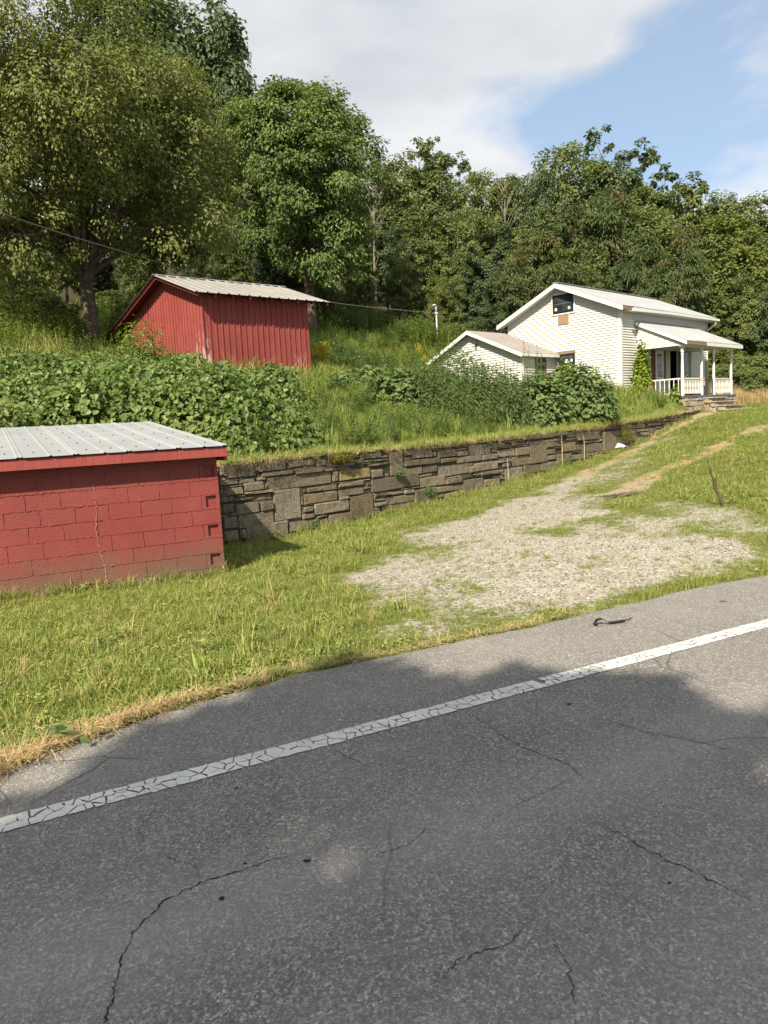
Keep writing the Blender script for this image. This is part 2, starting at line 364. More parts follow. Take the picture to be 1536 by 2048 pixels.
simple('bark_pale', (0.20, 0.17, 0.14), 0.95, 0.4, 7, bump=0.8)
simple('stem_green', (0.10, 0.12, 0.035), 0.8, 0.3)
simple('sign_red', (0.45, 0.03, 0.03), 0.6, 0.1); simple('sign_white', (0.75, 0.74, 0.72), 0.6, 0.05)
simple('crack_dark', (0.016, 0.016, 0.017), 0.95, 0.3)
simple('black_rubber', (0.012, 0.012, 0.013), 0.55, 0.3)
def glass():
    m = Mt('dark_glass'); v = m.co(); m.set(col=m.ramp(m.noise(v, 2.5, 4), [(0.3, (0.012, 0.016, 0.020)), (0.7, (0.045, 0.055, 0.062))]), rough=0.12, spec=0.6); MAT['dark_glass'] = m.m
glass()
def linepaint():
    m = Mt('line_paint'); v = m.co(); n = m.noise(v, 40, 5, 0.7); k = m.noise(v, 4, 4)
    c = m.ramp(k, [(0.3, (0.48, 0.475, 0.45)), (0.7, (0.60, 0.595, 0.56))]); c = m.mix(m.ramp(n, [(0.58, 0.0), (0.72, 0.7)]), c, (0.20, 0.20, 0.19))
    ck = m.vor(m.mix(0.02, v, m.node('ShaderNodeTexNoise', {'Vector': v, 'Scale': 18.0}).outputs['Color']), 26, 'DISTANCE_TO_EDGE'); c = m.mix(m.ramp(ck, [(0.0, 0.5), (0.035, 0.0)]), c, (0.16, 0.16, 0.155)); m.set(col=c, rough=0.75); m.bump(n, 0.4, 0.004); MAT['line_paint'] = m.m
linepaint()
leafmat('leaf_elm', [(0.073, 0.099, 0.028), (0.128, 0.150, 0.041), (0.172, 0.190, 0.057), (0.237, 0.231, 0.075)], 0.33, tone=True)
leafmat('leaf_walnut', [(0.070, 0.115, 0.040), (0.130, 0.185, 0.055), (0.212, 0.251, 0.083)], 0.33, tone=True)
leafmat('leaf_forest_dark', [(0.053, 0.083, 0.040), (0.095, 0.135, 0.056), (0.146, 0.180, 0.079)], 0.28, tone=True)
leafmat('leaf_forest', [(0.068, 0.103, 0.034), (0.130, 0.168, 0.050), (0.215, 0.228, 0.077)], 0.30, tone=True)
leafmat('leaf_forest_yellow', [(0.076, 0.108, 0.025), (0.129, 0.156, 0.036), (0.184, 0.198, 0.054)], 0.33, tone=True)
leafmat('leaf_sumac', [(0.064, 0.105, 0.039), (0.097, 0.138, 0.052), (0.115, 0.144, 0.059), (0.230, 0.118, 0.059)], 0.30, tone=True)
leafmat('leaf_vine', [(0.075, 0.123, 0.031), (0.114, 0.173, 0.045), (0.160, 0.213, 0.064), (0.209, 0.241, 0.088)], 0.34, 0.42, tone=True)
leafmat('leaf_bush', [(0.080, 0.129, 0.044), (0.124, 0.179, 0.061), (0.175, 0.224, 0.086)], 0.33, tone=True)
leafmat('leaf_lime', [(0.120, 0.185, 0.020), (0.195, 0.260, 0.030), (0.260, 0.310, 0.045)], 0.38, tone=True)
leafmat('leaf_weed', [(0.103, 0.158, 0.031), (0.158, 0.218, 0.044), (0.231, 0.261, 0.072)], 0.36)
leafmat('grass_blade', [(0.118, 0.171, 0.031), (0.187, 0.252, 0.050), (0.257, 0.300, 0.070), (0.361, 0.334, 0.129)], 0.40)
leafmat('grass_tall', [(0.118, 0.187, 0.039), (0.183, 0.267, 0.054), (0.260, 0.325, 0.077), (0.378, 0.365, 0.136)], 0.38)
leafmat('grass_dry', [(0.300, 0.205, 0.095), (0.420, 0.310, 0.160), (0.520, 0.400, 0.220)], 0.25)
leafmat('grass_short_yellow', [(0.139, 0.184, 0.037), (0.199, 0.231, 0.058), (0.277, 0.273, 0.105)], 0.35)
leafmat('goldenrod', [(0.42, 0.32, 0.03), (0.55, 0.42, 0.05)], 0.3)
leafmat('moss_yellow', [(0.11, 0.11, 0.015), (0.19, 0.17, 0.025)], 0.2)
# ================================================================ terrain
WA = np.array([-2.89, 12.97]); WD = np.array([0.6806, 0.73266]); WN = np.array([-0.73266, 0.6806]); WLEN = 23.3
WU = np.array([0.0, .97, 1.94, 3.17, 4.23, 5.76, 7.74, 10.34, 12.9, 14.53, 16.34, 18.37, 20.65, 23.24])
WT = np.array([1.08, 1.10, 1.11, 1.10, 1.09, 1.09, 1.10, 1.15, 1.18, 1.22, 1.29, 1.34, 1.44, 1.54])
WB = np.array([-.40, -.44, -.44, -.40, -.36, -.29, -.21, -.07, .09, .2, .36, .65, 1.01, 1.42])
HC = np.array([9.77, 30.0]); HX = np.array([0.72537, 0.68835]); HY = np.array([-0.68835, 0.72537])   # house corner and axes
BC = np.array([-5.39, 24.0]); BX = np.array([0.766, 0.643]); BY = np.array([-0.643, 0.766])            # barn
KC = np.array([-2.24, 10.10]); KX = np.array([0.882, 0.471]); KY = np.array([-0.471, 0.882])           # block shed
def rbf(pts):
    P = np.array(pts, float); n = len(P); d = np.hypot(P[:, None, 0]-P[None, :, 0], P[:, None, 1]-P[None, :, 1])
    A = np.zeros((n+3, n+3)); A[:n, :n] = d+np.eye(n)*-0.02; A[:n, n] = 1; A[:n, n+1:] = P[:, :2]; A[n:, :n] = A[:n, n:].T
    c = np.linalg.solve(A, np.concatenate([P[:, 2], [0, 0, 0]]))
    def f(x, y):
        x = np.asarray(x, float); sh = x.shape; x = x.ravel(); y = np.asarray(y, float).ravel(); o = np.zeros(len(x))
        for i in range(0, len(x), 20000):
            xx = x[i:i+20000]; yy = y[i:i+20000]
            dd = np.sqrt((xx[:, None]-P[None, :, 0])**2+(yy[:, None]-P[None, :, 1])**2)
            o[i:i+20000] = dd@c[:n]+c[n]+c[n+1]*xx+c[n+2]*yy
        return o.reshape(sh)
    return f
EDGE = [(-40, -20.5), (-16, -5.2), (-6, 0.95), (-3.2, 2.72), (-1.98, 3.52), (-1.46, 4.08), (-0.74, 4.71), (-0.08, 5.04), (0.83, 5.47), (2.0, 6.12), (3.64, 6.95), (9, 9.95), (20, 16.2), (60, 39)]
low = [(x, y, -0.03) for x, y in EDGE]+[(x+.5, y-1.0, -0.05) for x, y in EDGE]+[(x+3, y-6, -0.06) for x, y in EDGE]
low += [(WA[0]+WD[0]*u, WA[1]+WD[1]*u, z) for u, z in zip(WU, WB)]
low += [(-4.7, 8.8, -.28), (-2.28, 10.1, -.36), (-8, 7, -.2), (-14, 4, -.1), (-1.6, 7.4, -.16), (-3.2, 6.2, -.12), (1.48, 9.52, -.10), (-.47, 9.16, -.24), (.14, 11, -.24), (2.55, 15.4, -.15), (5.25, 17.8, .02), (4.04, 11.15, .06),
        (5.5, 11.9, .12), (8.5, 16.3, .55), (7.4, 17.2, .42), (10.2, 21.3, .72), (12.2, 23.3, .95), (15.1, 31.5, 1.35), (16.5, 33, 1.4), (21, 40, 1.85), (18, 28, 1.3), (28, 40, 1.9), (30, 30, 1.5), (25, 60, 5), (50, 60, 4)]
Lf = rbf(low)
up = [(*(WA+WD*u+WN*.35), z) for u, z in zip(WU, WT)]
up += [(*(HC+HX*a+HY*b), z) for a, b, z in ((-.4, -.3, 2.36), (-.5, 3, 2.5), (-2.6, 3.5, 2.45), (-2.6, 8, 2.75), (1.5, -.6, 2.2), (1.3, -2.2, 1.75), (8.4, 0, 1.95), (8.4, 6, 2.5), (0, 9, 3.2), (12, 0, 2.0), (12, 8, 2.9))]
up += [(*(BC+BX*a+BY*b), z) for a, b, z in ((-.2, -.2, 3.42), (2, -.4, 3.2), (4.3, -.4, 3.35), (-.4, 3, 3.8), (-.4, 6, 4.3), (-.5, 9, 4.85), (4.5, 6, 4.5))]
up += [(-11, 29.5, 5.05), (-9, 16, 1.7), (-6, 15.5, 1.45), (-9, 20, 3.0), (-14, 14, 2.2), (-14, 24, 4.4), (-20, 20, 4.5), (-2.47, 34, 5.1), (2.4, 40, 5.6), (3.3, 39, 5.2), (.44, 52, 8.6), (23.9, 48, 3.5), (12, 46, 5.0), (0, 82, 18), (28, 82, 11), (55, 70, 7), (-30, 42, 9.5), (-30, 75, 20), (16, 37, 2.1), (21, 40, 2.0), (16.5, 33.5, 1.45), (30, 40, 2.0), (0, 120, 28), (50, 120, 19), (-60, 60, 22), (-60, 120, 34)]
Uf = rbf(up)
def gz(x, y):
    x = np.asarray(x, float); y = np.asarray(y, float)
    u = (x-WA[0])*WD[0]+(y-WA[1])*WD[1]; v = (x-WA[0])*WN[0]+(y-WA[1])*WN[1]
    v = v-np.clip(-1-u, 0, 6)*0.25
    wd = 0.22+np.clip(u-WLEN, 0, 20)*0.5
    t = np.clip((v-0.10)/wd, 0, 1)
    l = Lf(x, y); uu = Uf(x, y)
    bump = (vnoise(x, y, 1.7, 3)-.5)*0.10*np.clip(v+.4, 0, 1)
    verge = (vnoise(x, y, 0.6, 9)-.5)*0.05*np.clip(polydist(x, y, EDGE, False)/1.0, 0, 1)*(v < 0)
    return l*(1-t)+uu*t+bump+verge
def gz1(x, y): return float(gz(np.array([x]), np.array([y]))[0])
# gravel, straw masks
GRAVEL = [(-.35, 7.0), (-.45, 8.7), (0.05, 11.0), (1.1, 13.1), (2.5, 15.4), (4.1, 18.6), (4.9, 18.2), (4.7, 15.5), (4.0, 12.2), (4.3, 9.6), (4.3, 8.4), (2.9, 7.1), (1.9, 6.35), (1.06, 6.05), (.3, 6.2)]
TRK1 = [(4.4, 17.8), (6.4, 21.0), (9.6, 26.2), (12.4, 29.0), (15, 30.8)]; TRK2 = [(4.9, 14.6), (6.0, 16.4), (7.5, 17.6), (10.2, 21.4), (12.2, 23.4), (18, 28.6)]
DRIVE = [(2.2, 15.2), (4.3, 18.8), (6.2, 21.6), (9.4, 26.2), (10.4, 25.4), (8.0, 21.6), (6.4, 17.6), (5.2, 14.6), (4.6, 12.4), (5.6, 10.6), (5.4, 9.4), (4.2, 8.4), (4.0, 11), (4.4, 15)]
def gravel(x, y):
    d = polydist(x, y, GRAVEL); s = np.where(inpoly(x, y, GRAVEL), d, -d)
    g = sstep(-0.9, 1.0, s+(vnoise(x, y, 1.1, 21, 4)-.5)*2.4)
    dr = polydist(x, y, DRIVE); ds = np.where(inpoly(x, y, DRIVE), dr, -dr); g = np.maximum(g, .48*sstep(-.7, .5, ds))
    for T, k in ((TRK1, .40), (TRK2, .42)):
        e = polydist(x, y, T, False); g = np.maximum(g, k*sstep(.75, .1, e+(vnoise(x, y, .8, 31)-.5)*.9))
    g2 = g*(0.12+1.45*vnoise(x, y, 0.8, 41, 4))
    return np.clip(g2, 0, 1)
def straw(x, y):
    e = polydist(x, y, EDGE, False)
    s = sstep(.45, .05, e+(vnoise(x, y, .5, 51)-.5)*.5)*.85*sstep(-.9, -2.0, x)
    s = np.maximum(s, .55*sstep(.13, .01, e))
    for T in (TRK1, TRK2): s = np.maximum(s, .62*sstep(.8, .1, polydist(x, y, T, False)+(vnoise(x, y, .7, 281)-.5)*.8))
    s = np.maximum(s, .75*gravel(x, y)*(vnoise(x, y, 1.3, 291, 3) > .5))
    k = polydist(x, y, [tuple(KC-KX*3.5), tuple(KC+KX*.2)], False); s = np.maximum(s, .8*sstep(.4, .05, k+(vnoise(x, y, .5, 61)-.5)*.3))
    return s
# grid in wall coordinates, fine where the camera is near
uu = np.unique(np.concatenate([np.linspace(-90, -16, 16), np.linspace(-16, 28, 177), np.linspace(28, 130, 26)]))
vv = np.unique(np.concatenate([np.linspace(-90, -16, 14), np.linspace(-16, -.3, 90), np.linspace(-.3, .45, 11), np.linspace(.45, 30, 80), np.linspace(30, 140, 30)]))
UG, VG = np.meshgrid(uu, vv, indexing='ij'); X = WA[0]+UG*WD[0]+VG*WN[0]; Y = WA[1]+UG*WD[1]+VG*WN[1]
Z = gz(X, Y)
nu, nv = UG.shape; I = np.arange(nu*nv).reshape(nu, nv)
Q = np.stack([I[:-1, :-1], I[1:, :-1], I[1:, 1:], I[:-1, 1:]], -1).reshape(-1, 4)
xf, yf = X.ravel(), Y.ravel()
far = (np.hypot(xf, yf) > 45)
ga = np.where(far, 0, gravel(xf, yf)); sa = np.where(far, 0, straw(xf, yf))
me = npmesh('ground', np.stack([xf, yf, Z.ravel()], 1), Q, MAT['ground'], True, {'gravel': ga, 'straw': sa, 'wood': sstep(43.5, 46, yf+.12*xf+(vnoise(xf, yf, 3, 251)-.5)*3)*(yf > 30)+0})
tag(put(bpy.data.objects.new('ground', me)), 'grassy ground rising from the road verge to the wooded hillside', 'ground', kind='structure')
# ---------------------------------------------------------------- road
ed = []
for i in range(len(EDGE)-1):
    a, b = np.array(EDGE[i]), np.array(EDGE[i+1]); L = np.linalg.norm(b-a); k = max(2, int(L/0.07)) if L < 12 else 12
    for j in range(k): ed.append(a+(b-a)*j/k)
ed = np.array(ed+[np.array(EDGE[-1])]); nrm = np.array([0.48, -0.877])
wob = (vnoise(ed[:, 0]*1.0, ed[:, 1], 0.35, 71, 3)-.5)*0.10+(vnoise(ed[:, 0], ed[:, 1], 2.0, 75)-.5)*.14
e0 = ed+nrm*wob[:, None]
rows = [np.c_[e0, np.full(len(e0), -.06)], np.c_[e0+nrm*.015, np.full(len(e0), -.006)], np.c_[e0+nrm*.06, np.zeros(len(e0))]]
for d in (1.0, 3.0, 8.2, 14): rows.append(np.c_[ed+nrm*d, np.zeros(len(e0))])
V = np.concatenate(rows); n = len(e0); I = np.arange(len(V)).reshape(len(rows), n)
Q = np.stack([I[:-1, :-1], I[1:, :-1], I[1:, 1:], I[:-1, 1:]], -1).reshape(-1, 4)
road = put(bpy.data.objects.new('road', npmesh('road', V, Q, MAT['asphalt'])))
tag(road, 'worn grey asphalt road with a white edge line and cracks', 'road', kind='structure')
# cracked edge line: every flake of paint has its own outline
def clip(P, m, d):
    o = []; k = len(P)
    for i in range(k):
        a, b = P[i], P[(i+1) % k]; sa = (a-m)@d; sb = (b-m)@d
        if sa <= 0: o.append(a)
        if sa*sb < 0: o.append(a+(b-a)*(sa/(sa-sb)))
    return o
def flakes(name, p0, p1, width, ds, seed, z):
    r = np.random.default_rng(seed); p0 = np.array(p0, float); p1 = np.array(p1, float); L = np.linalg.norm(p1-p0); d = (p1-p0)/L; q = np.array([-d[1], d[0]])
    S = []; s = 0
    while s < L:
        s += ds*r.uniform(.5, 1.35); k = r.choice([1, 2, 2, 3])
        for j in range(k): S.append((s+r.uniform(-.5, .5)*ds, width*((j+.5)/k-.5)+r.uniform(-.18, .18)*width/k*1.6))
    S = np.array(S); V = []; Fc = []
    for i, c in enumerate(S):
        near = S[(np.abs(S[:, 0]-c[0]) < ds*4) & (np.hypot(*(S-c).T) > 1e-6)]
        hw = width/2*(1+r.uniform(-.05, .03)); P = [np.array(a) for a in ((c[0]-ds*2, -hw), (c[0]+ds*2, -hw), (c[0]+ds*2, hw), (c[0]-ds*2, hw))]
        for o in near:
            m = (c+o)/2; e = (o-c)/np.linalg.norm(o-c); P = clip(P, m-e*r.uniform(.0003, .0046), e)
            if len(P) < 3: break
        if len(P) < 3 or r.random() < .006: continue
        # chew the edges
        T = []
        for j in range(len(P)):
            a, b = P[j], P[(j+1) % len(P)]; k = max(1, int(np.linalg.norm(b-a)/.022))
            for t in range(k): T.append(a+(b-a)*t/k+r.normal(0, .0022, 2))
        b = len(V); zc = z+r.uniform(0, .0015)
        for t in T: w = p0+d*t[0]+q*t[1]; V.append((w[0], w[1], zc))
        Fc.append(tuple(range(b, b+len(T))))
    me = bpy.data.meshes.new(name); me.from_pydata(V, [], Fc); me.update(); me.materials.append(MAT['line_paint']); return me
d_ = (np.array([2.8, 5.34])-np.array([-1.71, 3.0])); d_ /= np.linalg.norm(d_); c_ = np.array([-1.66, 2.99])
o = put(bpy.data.objects.new('edge_line', flakes('edge_line', c_-d_*3, c_+d_*9, .135, .058, 5, .004)), road); o['kind'] = 'stuff'
o = put(bpy.data.objects.new('edge_line_far', flakes('edge_line_far', c_+d_*9.02, c_+d_*40, .135, .6, 6, .004)), road); o['kind'] = 'stuff'
# long cracks
def crack(pts, w0, seed):
    r = np.random.default_rng(seed); P = np.array(pts, float); T = [P[0]]
    for a, b in zip(P[:-1], P[1:]):
        k = max(3, int(np.linalg.norm(b-a)/.012)); e = (b-a)/np.linalg.norm(b-a); q = np.array([-e[1], e[0]])
        for j in range(1, k+1): T.append(a+(b-a)*j/k+q*r.normal(0, .0045)*(j < k))
    T = np.array(T); V = []; n = len(T)
    for i, t in enumerate(T):
        e = T[min(i+1, n-1)]-T[max(i-1, 0)]; e /= np.linalg.norm(e)+1e-9; q = np.array([-e[1], e[0]])
        w = w0*.62*(.25+1.1*r.random()**1.5)*min(1, 6*(i+1)/n, 6*(n-i)/n)
        V += [(*(t+q*w), .0022), (*(t-q*w), .0022)]
    Fc = [(2*i, 2*i+1, 2*i+3, 2*i+2) for i in range(n-1)]
    me = bpy.data.meshes.new('crack'); me.from_pydata(V, [], Fc); me.update(); me.materials.append(MAT['crack_dark'])
    return put(bpy.data.objects.new('crack', me), road)
CR = [([(-.85, 1.70), (-.85, 1.87), (-.87, 2.04), (-.89, 2.12), (-.89, 2.23), (-.86, 2.33), (-.83, 2.41), (-.74, 2.48), (-.73, 2.5), (-.63, 2.54), (-.5, 2.61), (-.38, 2.65)], .0046),
      ([(.39, 4.0), (.45, 3.82), (.55, 3.58), (.64, 3.42), (.7, 3.35), (.79, 3.25), (.81, 3.14), (.85, 3.05)], .0040),
      ([(.75, 2.77), (.85, 2.64), (.88, 2.57), (.95, 2.47), (1.02, 2.39), (1.06, 2.33), (1.16, 2.2)], .0042),
      ([(-.73, 2.5), (-.78, 2.6), (-.92, 2.68)], .0025), ([(.81, 3.14), (.6, 3.0), (.42, 2.86), (.3, 2.72)], .0018), ([(-.10, 2.6), (.02, 2.66), (.10, 2.78)], .0026),
      ([(1.1, 3.75), (1.25, 3.55), (1.45, 3.42), (1.62, 3.25)], .0032), ([(.06, 1.93), (.16, 2.05), (.32, 2.10), (.40, 2.22)], .0030), ([(-1.05, 3.1), (-1.08, 2.9), (-1.02, 2.75)], .0022), ([(-.36, 3.6), (-.2, 3.4), (-.02, 3.33)], .0026), ([(.45, 1.85), (.47, 2.0), (.44, 2.1)], .0026)]
for i, (p, w) in enumerate(CR): crack(p, w, 100+i)
# tar spots and crumbs on the road
r = np.random.default_rng(12); mb = MB()
for i in range(9):
    x, y = r.uniform(-1.6, 3.2), r.uniform(1.9, 5.6)
    s = r.uniform(.004, .012)
    if (y-3.0)*0.877-(x+1.7)*.48 > 1.2: continue
    mb.poly([(x+s*math.cos(a)*r.uniform(.6, 1.3)*1.4, y+s*math.sin(a)*r.uniform(.6, 1.2), .0012) for a in np.linspace(0, 2*math.pi, 7)[:-1]], (0, 0, .002))
mb.build('tar_crumbs', MAT['crack_dark'], road)['kind'] = 'stuff'
# ================================================================ roofing helper
def sheet(name, mat, parent, x0, x1, ya, za, yb, zb, ribs, rh=0.022, rw=0.03, th=0.004, pairs=None):
    """ribbed metal sheet: ribs run from (ya,za) to (yb,zb), spread over x0..x1"""
    prof = [(x0, 0)]
    for c in sorted(ribs):
        prof += [(c-rw, 0), (c-rw*.45, rh), (c+rw*.45, rh), (c+rw, 0)]
    prof.append((x1, 0)); prof = [p for p in prof if x0-1e-6 <= p[0] <= x1+1e-6]
    n = len(prof); L = math.hypot(yb-ya, zb-za); ny, nz = -(zb-za)/L, (yb-ya)/L
    if nz < 0: ny, nz = -ny, -nz
    V = []
    for (y, z) in ((ya, za), (yb, zb)):
        for off in (0, -th):
            for x, h in prof: V.append((x, y+ny*(h+off), z+nz*(h+off)))
    T0, B0, T1, B1 = 0, n, 2*n, 3*n; Fc = []
    for i in range(n-1):
        Fc += [(T0+i, T0+i+1, T1+i+1, T1+i), (B0+i+1, B0+i, B1+i, B1+i+1), (T0+i+1, T0+i, B0+i, B0+i+1), (T1+i, T1+i+1, B1+i+1, B1+i)]
    Fc += [(T0, T1, B1, B0), (T0+n-1, B0+n-1, B1+n-1, T1+n-1)]
    m = MB(); m.v = V; m.f = Fc
    return m.build(name, mat, parent)
# ================================================================ block shed
shed = empty('block_shed', (KC[0], KC[1], -0.36), math.atan2(KX[1], KX[0]))
tag(shed, 'low red painted concrete block shed with a grey metal roof beside the road', 'shed')
SL = 6.6
MB().box(-SL+.05, -.02, .035, 4.6, -.3, 1.74).build('backing_wall', MAT['red_block_paint'], shed)
rb = random.Random(3)
courses = [(-.05+.2*k, .15+.2*k) for k in range(-1, 9)]
bead = MB()
def beadline(a, b):
    k = max(2, int(math.hypot(b[0]-a[0], b[2]-a[2])/.03)); P = []; W_ = []
    for j in range(k+1):
        t = j/k; P.append((a[0]+(b[0]-a[0])*t+rb.gauss(0, .0016), -.003+rb.gauss(0, .0012), a[2]+(b[2]-a[2])*t+rb.gauss(0, .0028))); W_.append(.0015+.0052*rb.random()**2)
    bead.tube(P, W_, 5)
for ci, (z0, z1) in enumerate(courses):
    odd = (ci % 2 == 0)       # courses with a hollow half block at the corner
    x = 0.0
    if z1 > 1.5: z1 = min(z1, 1.74)
    if odd and z1 > .25:
        # hollow corner block: four walls round a recess
        m = MB(); a, b = -.245, 0.0
        m.box(a, a+.055, 0, .16, z0+.003, z1-.003).box(b-.045, b, 0, .16, z0+.003, z1-.003)
        m.box(a+.055, b-.045, 0, .16, z0+.003, z0+.030).box(a+.055, b-.045, 0, .16, z1-.018, z1-.003).box(a+.055, b-.045, .055, .16, z0+.030, z1-.018)
        m.build('hollow_block', MAT['red_block_paint'], shed); x = -.25
    elif odd:
        x = -.25
    while x > -SL:
        w = min(.4, SL+x)
        if w < .06: break
        MB().cbox(x-w+.0002, x-.0002, rb.uniform(-.0015, .0015), .12, z0+.0002, z1-.0002, .0008).build('block', MAT['red_block_paint'], shed)
        beadline((x-w, 0, z0), (x-w, 0, z1)) if rb.random() < .8 else None
        x -= w
    if z0 > -.1:
        xx = 0
        while xx > -SL:
            l = rb.uniform(.5, 1.6); beadline((xx, 0, z0), (max(-SL, xx-l), 0, z0)); xx -= l*rb.uniform(.95, 1.15)
bead.build('mortar_bead', MAT['red_block_paint'], shed)
for y0 in np.arange(0.4, 4.5, .4):        # right-hand side wall of the shed
    for ci, (z0, z1) in enumerate(courses):
        pass
MB().box(-.022, -.004, .17, 4.6, -.3, 1.74).build('side_wall', MAT['red_block_paint'], shed)
# white filled crack running down the front
sx = -1.62; P = []; W_ = []
for k in range(70):
    t = k/69; P.append((sx+.055*t+.022*math.sin(t*9)+rb.gauss(0, .006), -.004+rb.gauss(0, .002), 1.48-1.42*t)); W_.append(.003+.003*rb.random()+.010*max(0, t-.8))
MB().tube(P, W_, 5).build('filled_crack', MAT['seam_filler'], shed)
# roof: fascia, rafters ends and sheets
for a, b in ((-6.75, -3.6), (-3.597, -1.25), (-1.247, .10)):
    MB().cbox(a, b, -.205, -.17, 1.655, 1.785, .004).build('fascia_board', MAT['red_board'], shed)
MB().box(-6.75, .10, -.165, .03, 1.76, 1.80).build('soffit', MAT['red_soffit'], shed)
MB().box(.06, .10, -.16, 4.85, 1.60, 1.79).build('end_board', MAT['red_board'], shed)
x = .13; k = 0
while x > -6.8:
    w = .62; ribs = [x-.035, x-.075, x-.34]
    s = sheet('roof_sheet', MAT['roof_grey'], shed, x-w-.02, x, -.235+rb.uniform(-.012, .006), 1.803+.002*(k % 2), 4.9, 2.27+.002*(k % 2), ribs, .011, .022)
    m = MB()
    for yy in (.25, 1.2, 2.15, 3.1, 4.1):
        for xx in (x-.2, x-.5):
            z = 1.803+(yy+.235)/5.135*.467; m.box(xx-.008, xx+.008, yy-.008, yy+.008, z, z+.014)
    m.build('screws', MAT['cable_black'], s)
    x -= w; k += 1
# ================================================================ dry stone retaining wall
wall = empty('stone_wall', (WA[0], WA[1], 0), math.atan2(WD[1], WD[0]))
tag(wall, 'weathered grey retaining wall of mixed flat and block stones along the driveway', 'wall')
STONES = [(0.19,0.86,0.79,1.06),(0.07,0.17,0.86,1.04),(0.91,1.58,0.85,1.05),(1.65,2.32,0.87,1.02),(2.35,2.63,0.84,1.01),(0.97,1.72,0.75,0.86),(1.79,2.53,0.73,0.86),(2.55,2.78,0.73,0.82),(0.47,0.83,0.68,0.77),(0.05,0.46,0.68,0.77),(0.86,1.06,0.7,0.77),(1.08,2.75,0.47,0.75),(0.56,1.01,0.52,0.69),(0.13,0.53,0.49,0.65),(0.54,1.2,0.46,0.53),(0.04,0.12,0.51,0.65),(0.04,0.31,0.38,0.49),(0.33,0.81,0.36,0.46),(0.83,1.2,0.33,0.45),(0.04,0.31,0.18,0.36),(0.33,0.87,0.12,0.34),(0.9,1.2,0.13,0.32),(1.21,1.9,-0.12,0.49),(0.06,0.37,-0.1,0.14),(0.38,1.2,-0.14,0.14),(0.06,0.38,-0.32,-0.12),(0.4,0.52,-0.31,-0.14),(0.53,1.53,-0.42,-0.1),(1.95,2.05,0.36,0.45),(2.06,2.46,0.35,0.46),(2.47,2.89,0.34,0.47),(1.96,2.88,0.12,0.34),(1.94,2.19,-0.03,0.1),(1.91,2.22,-0.16,-0.04),(2.21,3.18,-0.12,0.12),(2.25,2.58,-0.19,-0.11),(1.56,2.34,-0.37,-0.15),(2.35,2.58,-0.37,-0.19),(2.6,3.21,-0.4,-0.14),(2.77,2.94,0.5,0.73),(2.96,3.88,0.5,0.73),(3.91,4.26,0.47,0.66),(2.92,3.66,0.36,0.47),(2.91,3.67,0.17,0.34),(2.92,3.2,0.12,0.19),(3.19,3.93,-0.36,0.16),(3.98,4.5,0.06,0.14),(3.99,4.34,-0.04,0.05),(3.98,4.34,-0.15,-0.06),(4.34,4.79,-0.16,0.03),(3.38,3.72,0.81,0.94),(2.65,3.36,0.79,1.03),(3.6,4.27,0.89,1.04),(4.52,4.97,0.46,0.99),(5.01,5.24,0.88,0.99),(5.0,5.23,0.78,0.86),(5.26,6.0,0.79,1.0),(6.01,6.18,0.79,0.93),(6.21,6.98,0.74,0.94),(6.99,7.43,0.73,0.88),(7.45,8.42,0.71,0.99),(8.46,8.7,0.73,0.99),(8.73,9.55,0.58,0.81),(9.59,10.27,0.57,0.79),(10.29,11.17,0.3,0.93),(5.0,6.26,0.63,0.78),(6.3,6.91,0.62,0.73),(6.92,8.02,0.56,0.73),(8.04,8.72,0.56,0.72),(9.39,10.27,0.3,0.57),(4.98,5.61,0.43,0.62),(5.63,6.18,0.43,0.62),(6.21,7.45,0.29,0.58),(7.47,7.66,0.29,0.46),(7.67,8.72,0.3,0.52),(7.93,8.74,0.18,0.29),(3.89,5.5,0.16,0.46),(5.52,6.47,0.1,0.34),(6.49,7.14,0.09,0.23),(6.1,6.73,-0.08,0.08),(6.74,7.16,-0.1,0.05),(7.18,8.05,-0.21,0.15),(8.08,8.77,-0.1,0.07),(8.11,8.75,-0.19,-0.11),(9.02,9.91,-0.17,0.28),(9.98,10.85,0.05,0.29),(4.48,4.94,0.04,0.13),(4.95,5.3,0.02,0.12),(4.46,5.29,-0.17,0.02),(5.3,6.09,-0.28,0.09),(6.1,6.4,-0.22,-0.08),(6.42,7.17,-0.26,-0.09),(4.15,5.27,-0.33,-0.15),(10.86,11.74,0.07,0.29),(11.17,11.7,0.33,0.47),(11.18,11.71,0.5,0.67),(11.19,11.77,0.7,0.86),(11.79,12.53,0.16,0.48),(12.08,12.89,0.51,0.79),(12.91,13.32,0.49,0.7),(12.58,13.76,0.23,0.42),(13.32,14.69,0.39,0.69),(13.04,14.47,0.79,1.05),(11.65,12.38,1.0,1.18),(14.73,15.63,0.39,1.02),(5.71,7.05,0.97,1.08),(7.06,8.39,1.01,1.1),(8.83,9.96,1.01,1.14),(9.96,11.6,0.97,1.14),(12.38,13.05,0.91,1.1)]
topz = lambda u: float(np.interp(u, WU, WT))
basez = lambda u: float(np.interp(u, WU, WB))
du, dz = .05, .03; nU, nZ = int(WLEN/du)+24, int(2.4/dz); occ = np.zeros((nU, nZ), bool); Z0 = -.62; U0_ = -1.1
def cells(u0, u1, z0, z1): return slice(max(0, int(round((u0-U0_)/du))), max(0, int(round((u1-U0_)/du)))), slice(max(0, int(round((z0-Z0)/dz))), max(0, int(round((z1-Z0)/dz))))
for i in range(nU):
    u = U0_+(i+.5)*du
    for j in range(nZ):
        z = Z0+(j+.5)*dz
        if z > topz(u)-.01+.03*math.sin(u*5)*.5 or z < basez(u)-.14 or u > WLEN: occ[i, j] = True
lst = []
